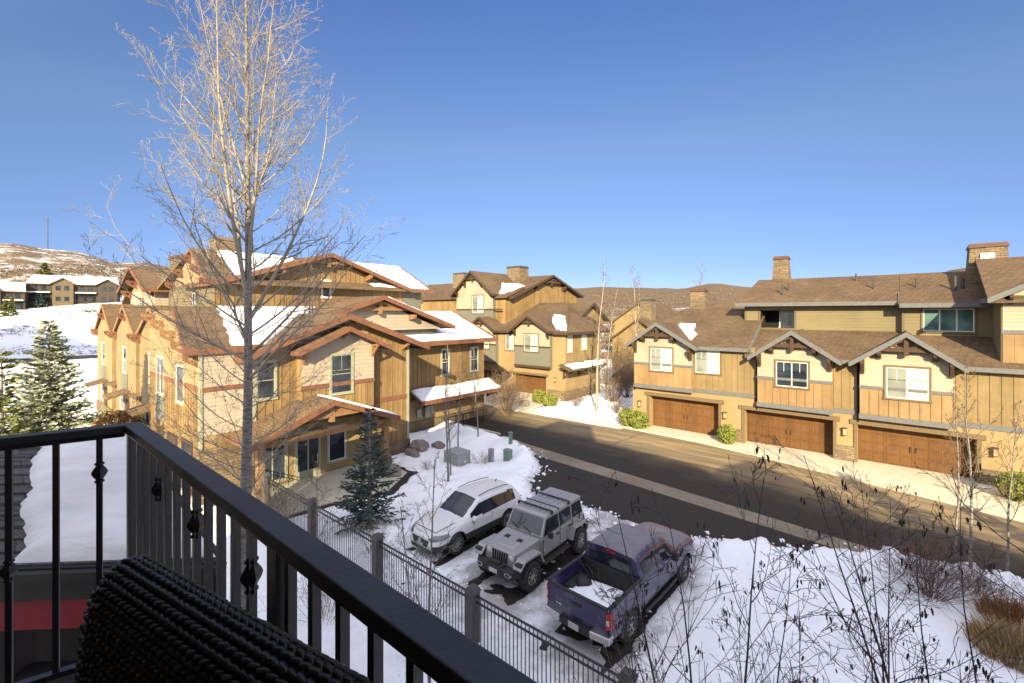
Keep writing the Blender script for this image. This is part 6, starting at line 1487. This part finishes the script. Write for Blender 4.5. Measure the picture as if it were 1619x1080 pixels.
def pickup():
    T=thing('pickup_truck','dark violet blue crew cab pickup with snow in its open bed, tail to the fence','pickup truck',(-6.34,13.12,.03),-.035,local=True,group='vehicles parked by the fence')
    # cab and nose as one lofted skin
    t=[(-1.12,[(0,.42),(.80,.42),(.95,.52),(1.0,.78),(.995,1.05),(.975,1.26),(.80,1.74),(.68,1.86),(0,1.885)]),
       (-1.0,[(0,.42),(.80,.42),(.95,.52),(1.0,.78),(.995,1.05),(.975,1.26),(.79,1.79),(.68,1.905),(0,1.94)]),
       (-.2,[(0,.42),(.80,.42),(.95,.52),(1.0,.78),(.995,1.05),(.975,1.25),(.785,1.80),(.67,1.92),(0,1.96)]),
       (.55,[(0,.42),(.80,.42),(.95,.52),(1.0,.78),(.995,1.05),(.975,1.24),(.79,1.77),(.67,1.88),(0,1.92)]),
       (.95,[(0,.42),(.80,.42),(.95,.52),(1.0,.78),(.995,1.05),(.97,1.24),(.83,1.56),(.70,1.66),(0,1.70)]),
       (1.42,[(0,.42),(.80,.42),(.95,.52),(1.0,.78),(.99,1.05),(.96,1.20),(.88,1.28),(.66,1.33),(0,1.36)]),
       (2.2,[(0,.45),(.80,.42),(.95,.52),(1.0,.76),(.98,1.0),(.94,1.12),(.84,1.20),(.60,1.26),(0,1.28)]),
       (2.72,[(0,.45),(.78,.42),(.92,.52),(.96,.74),(.94,.95),(.90,1.06),(.80,1.13),(.58,1.19),(0,1.20)]),
       (2.88,[(0,.46),(.74,.44),(.86,.54),(.90,.72),(.88,.9),(.83,1.0),(.74,1.06),(.55,1.10),(0,1.11)])]
    ya,yb=1.95,-1.76
    def cls(y,x,z,seg):
        if x>.55 and (y-ya)**2+(z-.42)**2<.50**2: return None
        if seg<1: return 'underbody'
        if seg==7 and .62<y<1.36 and x<.70: return 'windshield'
        if seg==6 and .66<y<1.34 and x<.78 and z>1.34: return 'windshield'
        if seg==5 and -.98<y<.98 and 1.30<z<1.72-max(0,y-.55)*.62:
            if abs(y+.10)<.045: return 'pillar'
            return 'side_window'
        return 'body'
    loft(t,cls,dict(body=m_navy,underbody=m_undert,windshield=m_carglass,side_window=m_carglass,pillar=m_plastic),T,ny=130)
    m=MB(); m.hexa([(-.70,-1.135,1.40),(.70,-1.135,1.40),(.62,-1.085,1.76),(-.62,-1.085,1.76),(-.70,-1.150,1.40),(.70,-1.150,1.40),(.62,-1.128,1.76),(-.62,-1.128,1.76)]); m.build('rear_window',m_carglass,T)
    m=MB(); m.box(-.16,-1.15,1.78,.16,-1.06,1.83); m.build('brake_light',m_redlens,T)
    # open bed
    def side(s):
        m=MB(); pts=[(-2.86,.62),(-2.86,1.36),(-1.13,1.38),(-1.13,.52)]
        n=16; arc=[(yb+.50*math.cos(R(a)),.42+.50*math.sin(R(a))) for a in [12+ (168-12)*i/n for i in range(n+1)]]
        out=[(-2.86,1.36),(-1.13,1.38),(-1.13,.52)]+arc+[(-2.86,.56)]
        P=[(s*.93,y,z) for y,z in out]; m.prism(P,(s*.065,0,0)); b=m.build('bed_side',m_navy,T,bevel=.02)
        r=MB(); r.box(s*.905,-2.86,1.362,s*1.0,-1.13,1.40); r.build('bed_rail',m_plastic,b)
    side(1); side(-1)
    m=MB(); m.box(-.93,-2.84,.74,.93,-1.15,.80); m.box(-.93,-1.2,.8,.93,-1.15,1.37); bed=m.build('bed_floor',m_plastic,T)
    for s in (1,-1):
        m=MB(); m.box(s*.62,yb-.42,.8,s*.925,yb+.42,1.0); m.build('bed_wheel_box',m_plastic,bed,bevel=.04)
    m=MB(); m.box(-.92,-2.90,.66,.92,-2.825,1.365); tg=m.build('tailgate',m_navy,T,bevel=.02)
    m=MB(); m.box(-.92,-2.91,1.33,.92,-2.82,1.375); m.build('tailgate_lip',m_plastic,tg)
    m=MB(); m.box(-.16,-2.912,1.08,.16,-2.898,1.16); m.build('handle',m_plastic,tg)
    m=MB(); 
    for x,w_ in ((-.62,.05),(-.545,.035),(-.50,.045)): m.box(x-w_/2,-2.908,.90,x+w_/2,-2.899,.935)
    m.build('badge',m_chrome,tg)
    sun_snow('bed_snow',[(-.86,-2.78,.83),(.55,-2.78,.83),(.86,-2.4,.83),(.86,-1.25,.83),(-.2,-1.25,.83),(-.86,-1.5,.83)],T,.17,seed=71,jit=.1)
    rng=random.Random(8); m=MB()
    for q in range(14):
        a=Vector((rng.uniform(.1,.6),rng.uniform(-2.2,-1.6),1.01)); d=Vector((rng.gauss(0,1),rng.gauss(0,1),.15)).normalized()*.3; m.tube([a,a+d*.5+Vector((0,0,.03)),a+d],[.012,.01,.004],4)
    m.build('bed_twigs',m_twigd,T)
    m=MB(); m.blob((-.55,-1.75,.98),.25,2,.2,rng,.7); m.build('bed_bag',m_plastic,T,smooth=True)
    for s in (1,-1):
        m=MB(); m.hexa([(s*.90,-2.93,.86),(s*1.008,-2.86,.86),(s*1.008,-2.70,.86),(s*.90,-2.78,.86),(s*.90,-2.93,1.26),(s*1.008,-2.87,1.26),(s*1.008,-2.72,1.26),(s*.90,-2.78,1.26)]); tl=m.build('tail_light',m_redlens,T,bevel=.012)
        m=MB(); m.box(s*.92,-2.945,1.0,s*.985,-2.90,1.10); m.build('reverse_lamp',m_sash,tl)
        m=MB(); m.hexa([(s*.46,-3.02,.50),(s*1.0,-2.95,.50),(s*1.0,-2.72,.50),(s*.46,-2.78,.50),(s*.46,-3.04,.70),(s*1.01,-2.97,.70),(s*1.01,-2.72,.70),(s*.46,-2.78,.70)]); m.build('bumper_corner',m_chrome,T,bevel=.03)
        wheel(T,s*.86,ya,.41,.41,.27,s,.25,6); wheel(T,s*.86,yb,.41,.41,.27,s,.25,6)
        arch(T,s*.985,ya,.42,.49,.05,m_navy,side=s); arch(T,s*.985,yb,.42,.49,.05,m_navy,side=s)
        for y in (.98,-.10,-1.02):
            m=MB(); m.bar((s*1.001,y,.56),(s*.984,y,1.24),.006,.018); m.build('door_seam',m_undert,T)
        for y in (.12,-.86):
            m=MB(); m.box(s*.985,y-.11,1.10,s*1.02,y+.11,1.14); m.build('door_handle',m_plastic,T,bevel=.01)
        m=MB(); m.box(s*.95,.74,1.24,s*1.05,.80,1.30); m.frustum((s*1.13-.10,s*1.13+.10,.70,.82,1.20),(s*1.13-.11,s*1.13+.11,.70,.82,1.46)); m.build('mirror',m_plastic,T,bevel=.03)
        m=MB(); m.tube([(s*.98,-.95,.40),(s*1.0,0,.40),(s*.98,1.2,.40)],[.045]*3,8); m.build('side_step',m_plastic,T,smooth=True)
        m=MB(); m.box(s*.60,2.72,.86,s*.90,2.90,1.04); m.build('headlight',m_lens,T,bevel=.03)
    m=MB(); m.hexa([(-.46,-3.03,.52),(.46,-3.03,.52),(.46,-2.8,.52),(-.46,-2.8,.52),(-.46,-3.03,.66),(.46,-3.03,.66),(.46,-2.8,.66),(-.46,-2.8,.66)]); m.box(-.98,-2.86,.62,.98,-2.80,.74); m.build('bumper_step',m_plastic,T)
    m=MB(); m.box(-.16,-3.05,.54,.16,-3.032,.69); m.build('number_plate',m_plate,T)
    m=MB(); m.box(-.55,2.86,.62,.55,2.93,1.06); m.build('grille',m_chrome,T,bevel=.03)
    m=MB(); m.box(-.92,2.78,.44,.92,2.98,.62); m.build('front_bumper',m_chrome,T,bevel=.05)
    u=MB(); u.box(-.55,-2.8,.40,.55,2.7,.70); u.tube([(-.8,ya,.41),(.8,ya,.41)],[.06,.06],8); u.tube([(-.8,yb,.41),(.8,yb,.41)],[.08,.08],8); u.build('underbody',m_undert,T)
    for y,s in ((ya,1),(ya,-1)):
        pass
    well(T,0,ya,.42,.49,1.5)
pickup()
# ------------------------------------------------------------------ balcony
DZ=7.02; RT=8.25
CX,CY=-2.91,.51
T=thing('balcony_railing','black painted metal balcony railing with knuckled balusters, turning a corner at the left','railing',(CX,CY,DZ))
ld=Vector((-.268,-.963,0)).normalized(); ln_=Vector((ld.y,-ld.x,0))   # left run
if ln_.x>0: ln_=-ln_
P0=Vector((CX,CY,0)); E1=Vector((4.5,CY,0)); E2=P0+ld*2.0
# the two cap runs are mitred where they meet
def cap_run(a,b,nrm,w=.034,z0=RT-.036,z1=RT,ma=None,name='top_rail',mat=None):
    m=MB(); d=(b-a).normalized(); q=[]
    ia,oa=ma
    for z in (z0,z1): q.append([(ia.x,ia.y,z),(oa.x,oa.y,z),((b+nrm*w).x,(b+nrm*w).y,z),((b-nrm*w).x,(b-nrm*w).y,z)])
    m.hexa(q[0]+q[1]); return m.build(name,mat or m_railcap,T,bevel=.004)
n1=Vector((0,1,0)); n2=ln_; w=.034
def meet(s):
    # intersection of the offset lines on side s
    a=P0+n1*w*s; b=P0+n2*w*s; d1=Vector((1,0,0)); d2=ld
    den=d1.x*d2.y-d1.y*d2.x; c=b-a; t_=(c.x*d2.y-c.y*d2.x)/den; return a+d1*t_
mo,mi=meet(1),meet(-1)
cap_run(P0,E1,n1,ma=(mi,mo)); cap_run(P0,E2,n2,ma=(mi,mo))
def under(a,b,z0,z1,w,name):
    m=MB(); m.bar((a.x,a.y,(z0+z1)/2),(b.x,b.y,(z0+z1)/2),w,z1-z0); m.build(name,m_black,T)
under(P0+Vector((.03,0,0)),E1,RT-.058,RT-.036,.036,'sub_rail'); under(P0+ld*.03,E2,RT-.058,RT-.036,.036,'sub_rail')
under(P0+Vector((.03,0,0)),E1,DZ+.09,DZ+.115,.036,'bottom_rail'); under(P0+ld*.03,E2,DZ+.09,DZ+.115,.036,'bottom_rail')
ZT,ZB_=RT-.058,DZ+.115
def baluster(p,knuckle,rot):
    m=MB(); d=Vector((math.cos(rot),math.sin(rot),0)); m.bar((p.x,p.y,ZB_),(p.x,p.y,ZT),.022,.022,up=d); b=m.build('baluster',m_black,T)
    if knuckle:
        k=MB(); zc=ZT-knuckle+.058; prof=[(.011,-.052),(.019,-.046),(.019,-.038),(.013,-.034),(.027,-.012),(.031,0),(.027,.012),(.013,.034),(.019,.038),(.019,.046),(.011,.052)]
        k.lathe(prof,(p.x,p.y,zc),'z',4); kb=k.build('knuckle',m_black,b)
for i in range(58):
    x=-2.76+i*.1235
    if abs(x+1.22)<.06 or x>4.4: continue
    if x<1.6: baluster(Vector((x,CY,0)),.195 if i in (3,7,11,17,21,25,29) else 0,0)
for i,s in enumerate([.123+.151*q for q in range(12)]):
    baluster(P0+ld*s,{0:.22,2:.60,4:.22,6:.6,8:.22}.get(i,0),math.atan2(ld.y,ld.x))
for p in (P0,Vector((-1.22,CY,0)),Vector((1.75,CY,0)),E2):
    m=MB(); h=.02 if p is P0 else .028; m.box(p.x-h,p.y-.02,DZ-.1,p.x+h,p.y+.02,RT-.037); m.build('post',m_black,T)
dk=MB(); dk.prism([(-2.98,.62,DZ-.25),(4.6,.62,DZ-.25),(4.6,-1.35,DZ-.25),(-3.45,-1.35,DZ-.25)],(0,0,.25)); o=struct(dk.build('balcony_floor',m_timberd))

# ------------------------------------------------------------------ wicker chair with its back to the rail
def chair():
    a=Vector((-1.62,.30,0)); b=Vector((-.62,.485,0)); 
    d=(b-a).normalized(); n=Vector((-d.y,d.x,0))      # n points to the rail
    ang_=math.atan2(d.y,d.x); W=1.02
    T=thing('wicker_chair','black woven wicker armchair with its back against the balcony railing','chair',(a.x,a.y,DZ),ang_,local=True)
    # local: x along the back, +y towards the rail, z up
    H=8.16-DZ
    core=MB(); core.frustum((.02,W,-.17,-.06,.25),(.03,W-.03,-.10,-.02,H-.03)); core.build('back_core',m_dark,T,bevel=.03)
    def path(t,z0=.3):
        # front face up, over the roll, and down the back
        pts=[(-.185,z0),(-.150,.60),(-.118,H-.09),(-.108,H-.045),(-.085,H-.012),(-.055,H),(-.025,H-.012),(-.005,H-.045),(.0,H-.10),(-.03,.55),(-.06,z0)]
        f=t*(len(pts)-1); i=min(len(pts)-2,int(f)); k=f-i; return Vector((0,pts[i][0]*(1-k)+pts[i+1][0]*k,pts[i][1]*(1-k)+pts[i+1][1]*k))
    L=[0]; K=240
    for i in range(K): L.append(L[-1]+(path((i+1)/K)-path(i/K)).length)
    def bylen(s):
        for i in range(K):
            if L[i+1]>=s: return path((i+(s-L[i])/max(1e-6,L[i+1]-L[i]))/K)
        return path(1)
    w_=MB(); sx=.026; sp=.0175; nxs=int(W/sx); nr=int(L[-1]/sp); rng=random.Random(3)
    cg=H-.06
    for r_ in range(nr):
        s=(r_+.5)*sp; c=bylen(s); e=bylen(min(L[-1],s+.01)); f=bylen(max(0,s-.01)); tan=(e-f).normalized(); nor=Vector((0,-tan.z,tan.y))
        for i in range(nxs):
            x=(i+.5)*sx+(sx/2 if r_%2 else 0)
            # corners of the back are rounded
            ex=min(x,W-x); dz=-.10*max(0,1-ex/.11)**2*max(0,(c.z-.55)/(H-.55))
            q=Vector((x,c.y,c.z+dz)); u=(.45 if r_%2 else -.45)+rng.uniform(-.1,.1)
            dd=(Vector((1,0,0))+tan*u*.55).normalized(); up_=nor*(.0045)
            a0=q-dd*sx*.62-up_*.9; a1=q-dd*sx*.3+up_; a2=q+dd*sx*.3+up_; a3=q+dd*sx*.62-up_*.9
            rr=.0072*rng.uniform(.85,1.15); w_.tube([a0,a1,a2,a3],[rr*.55,rr,rr,rr*.55],6,cap=False)
    w_.build('backrest',m_wick,T,smooth=True,angle=None,recalc=False)
    s_=MB(); s_.box(.03,-.75,.30,W-.03,-.19,.42); s_.build('seat',m_wick,T,bevel=.03)
    for x in (.0,W-.12):
        m=MB(); m.box(x,-.78,.58,x+.12,-.16,.66); m.box(x+.01,-.78,.1,x+.11,-.70,.58); m.build('arm',m_wick,T,bevel=.02)
    for x in (.04,W-.1):
        for y in (-.74,-.1):
            m=MB(); m.box(x,y,0,x+.05,y+.05,.3); m.build('leg',m_black,T)
m_wick=M('black_wicker',(.006,.006,.007),(.011,.010,.012),scale=30,rough=.45,spec=.4)
chair()

# ------------------------------------------------------------------ lower roofed pavilion off the yard, set at 45 degrees
def pavilion():
    q=math.radians(44); org=(-6.23,1.93,0)
    T=thing('entry_pavilion','snow covered grey shingled lower roof with dark fascia and red beam below the balcony','pavilion',org,q,local=True)
    # local x along the eave (to the right), +y away from the balcony; the right end is cut back at an angle
    z0=5.80; zr=6.67; xl=-6.5; dep=2.25; ax=-2.53
    r=MB(); r.slab([(xl,0,z0),(0,0,z0),(ax,dep,zr),(xl,dep,zr)],.12); ro=r.build('roof',m_shingleg,T)
    c=MB()
    for i in range(12):
        f=i/12; y=dep*f; z=z0+(zr-z0)*f; x1=ax*f-.12; c.hexa([(xl,y,z+.002),(x1,y,z+.002),(x1-.2,y+.19,z+.06),(xl,y+.19,z+.06),(xl,y,z+.04),(x1,y,z+.04),(x1-.2,y+.19,z+.078),(xl,y+.19,z+.078)])
    c.build('shingle_course',m_shingleg,ro)
    fa=MB(); fa.box(xl,-.05,z0-.36,-.002,-.002,z0+.02); fa.bar((.03,-.02,z0-.17),(ax+.03,dep,zr-.17),.05,.36); fa.box(xl,dep+.002,zr-.36,ax,dep+.05,zr+.02); fa.build('fascia',m_greyd,T)
    gt=MB(); gt.box(xl,-.14,z0-.10,0,-.052,z0+.0); gt.build('gutter',m_greyd,T)
    bm=MB(); bm.box(xl,.02,z0-.74,-.3,.28,z0-.37); bm.bar((-.32,.2,z0-.55),(ax+.1,dep-.1,z0-.55),.2,.37); bm.build('red_beam',m_redb,T)
    for x in (-.55,-2.7,-5.6):
        p=MB(); p.box(x-.24,.04,.9,x+.24,.4,z0-.741); o=p.build('post',m_timberd,T); s=MB(); s.frustum((x-.42,x+.42,-.2,.6,-.1),(x-.34,x+.34,-.12,.5,.9)); s.build('stone_pier',m_stone,o)
    wl=MB(); wl.box(xl,dep-.3,0,-2.9,dep-.1,zr-.4); wl.build('back_wall',m_timberd,T)
    wl=MB(); wl.box(-2.45,.1,2.2,-.8,.34,4.45); wl.build('screen_panel',m_timberd,T)
    sn=MB(); nx_,ny_=70,40; x0=-2.42; rows=[]
    for j in range(ny_+1):
        f=j/ny_; y=.03+(dep+.02)*f; z=z0+(zr-z0)*(y/dep); row=[]
        le=x0+.30*noise.noise(Vector((0,y*1.4,3)))+.15*noise.noise(Vector((0,y*7,9)))-1.75*f
        ri=ax*(y/dep)-.05+.05*noise.noise(Vector((8,y*3,1)))
        for i in range(nx_+1):
            g_=i/nx_; x=le+(ri-le)*g_; e=min(g_*(ri-le),(1-g_)*(ri-le),y+.02,(dep-y)+.1); h=.02+.17*(1-math.exp(-max(0,e)/.11))+.022*noise.noise(Vector((x*1.5,y*2.5,0)))+.012*noise.noise(Vector((x*2,y*9,0)))
            if i in (0,nx_) or j==0: h=.03
            sn.v.append((x,y,z+h)); row.append(len(sn.v)-1)
        rows.append(row)
    for j in range(ny_):
        for i in range(nx_): sn.f.append((rows[j][i],rows[j][i+1],rows[j+1][i+1],rows[j+1][i]))
    sn.build('roof_snow',m_snowold,T,smooth=True,angle=None,recalc=False)
m_greyd=M('dark_grey_fascia',(.022,.022,.026),(.016,.016,.019),scale=5,rough=.5); m_redb=M('dark_red_beam',(.25,.014,.03),(.19,.011,.023),scale=5,rough=.5)
pavilion()

# ------------------------------------------------------------------ the building the balcony belongs to (behind the viewer, it shades the yard)
def own_building():
    B=thing('apartment_building','tall gabled apartment building carrying the balcony, standing behind the viewpoint','building',(2,-6,0))
    c=MB(); c.box(-7.2,-12,-.2,14,-1.35,12.7); c.prism([(-3.4,-1.35,12.7),(-3.4,-12,12.7),(-3.4,-6,15.8)],(16.2,0,0)); c.build('wall',m_ochre,B)
    r=MB(); r.slab([(-7.8,-.9,12.6),(13,-.9,12.6),(13,-6,16.3),(-3.6,-6,16.55)],.2); r.slab([(-3.6,-6,16.55),(13,-6,16.3),(13,-12.6,12.6),(-7.8,-12.6,12.6)],.2); r.slab([(-7.8,-.9,12.6),(-3.6,-6,16.55),(-3.6,-6.3,16.55),(-7.8,-12.6,12.6)],.2); r.build('roof',m_shingle,B)
    # taller stair block that throws the bump at the left of the lane, and the gabled wing on the right
    c=MB(); c.box(3.6,-8.5,13,6.6,-5,17.6); c.build('stair_tower',m_cream,B)
    w=MB(); w.box(9.6,-1.34,-.2,14.4,2,12.2); w.prism([(9.6,2,12.2),(14.4,2,12.2),(12.1,2,13.3)],(0,-6,0)); w.build('wing_wall',m_cream,B)
    r=MB(); r.slab([(9.3,2.4,12.15),(12.1,2.4,13.5),(12.1,-4,13.5),(9.3,-4,12.15)],.18); r.slab([(12.1,2.4,13.5),(14.8,2.4,12.15),(14.8,-4,12.15),(12.1,-4,13.5)],.18); r.build('roof',m_shingle,B)
    s=MB(); s.box(-2.0,-1.33,10.0,4.6,.45,10.25); s.build('balcony_soffit',m_timberd,B)
    e=MB(); e.box(14.41,-11,-.2,34,-1.2,12.4); e.prism([(14.41,-1.2,12.4),(14.41,-11,12.4),(14.41,-5,14.2)],(19.6,0,0)); e.build('right_range_wall',m_ochre,B)
    r=MB(); r.slab([(14.2,-.5,12.4),(34.5,-.5,12.4),(34.5,-5,14.55),(14.2,-5,14.55)],.2); r.slab([(14.2,-5,14.55),(34.5,-5,14.55),(34.5,-11.6,12.4),(14.2,-11.6,12.4)],.2); r.build('roof',m_shingle,B)
    f=MB(); 
    for x in (-6.5,2.2,5.5): f.box(x-.7,-1.36,7.6,x+.7,-1.3,9.6)
    f.build('window',m_glass,B)
own_building()
# the neighbour whose shadow lies across the far field
simple_house('apartment_building','long brown apartment block far out on the left beyond the view','building',-160,-104,-40,-24,21,26,m_hw2,m_shingle,'x')
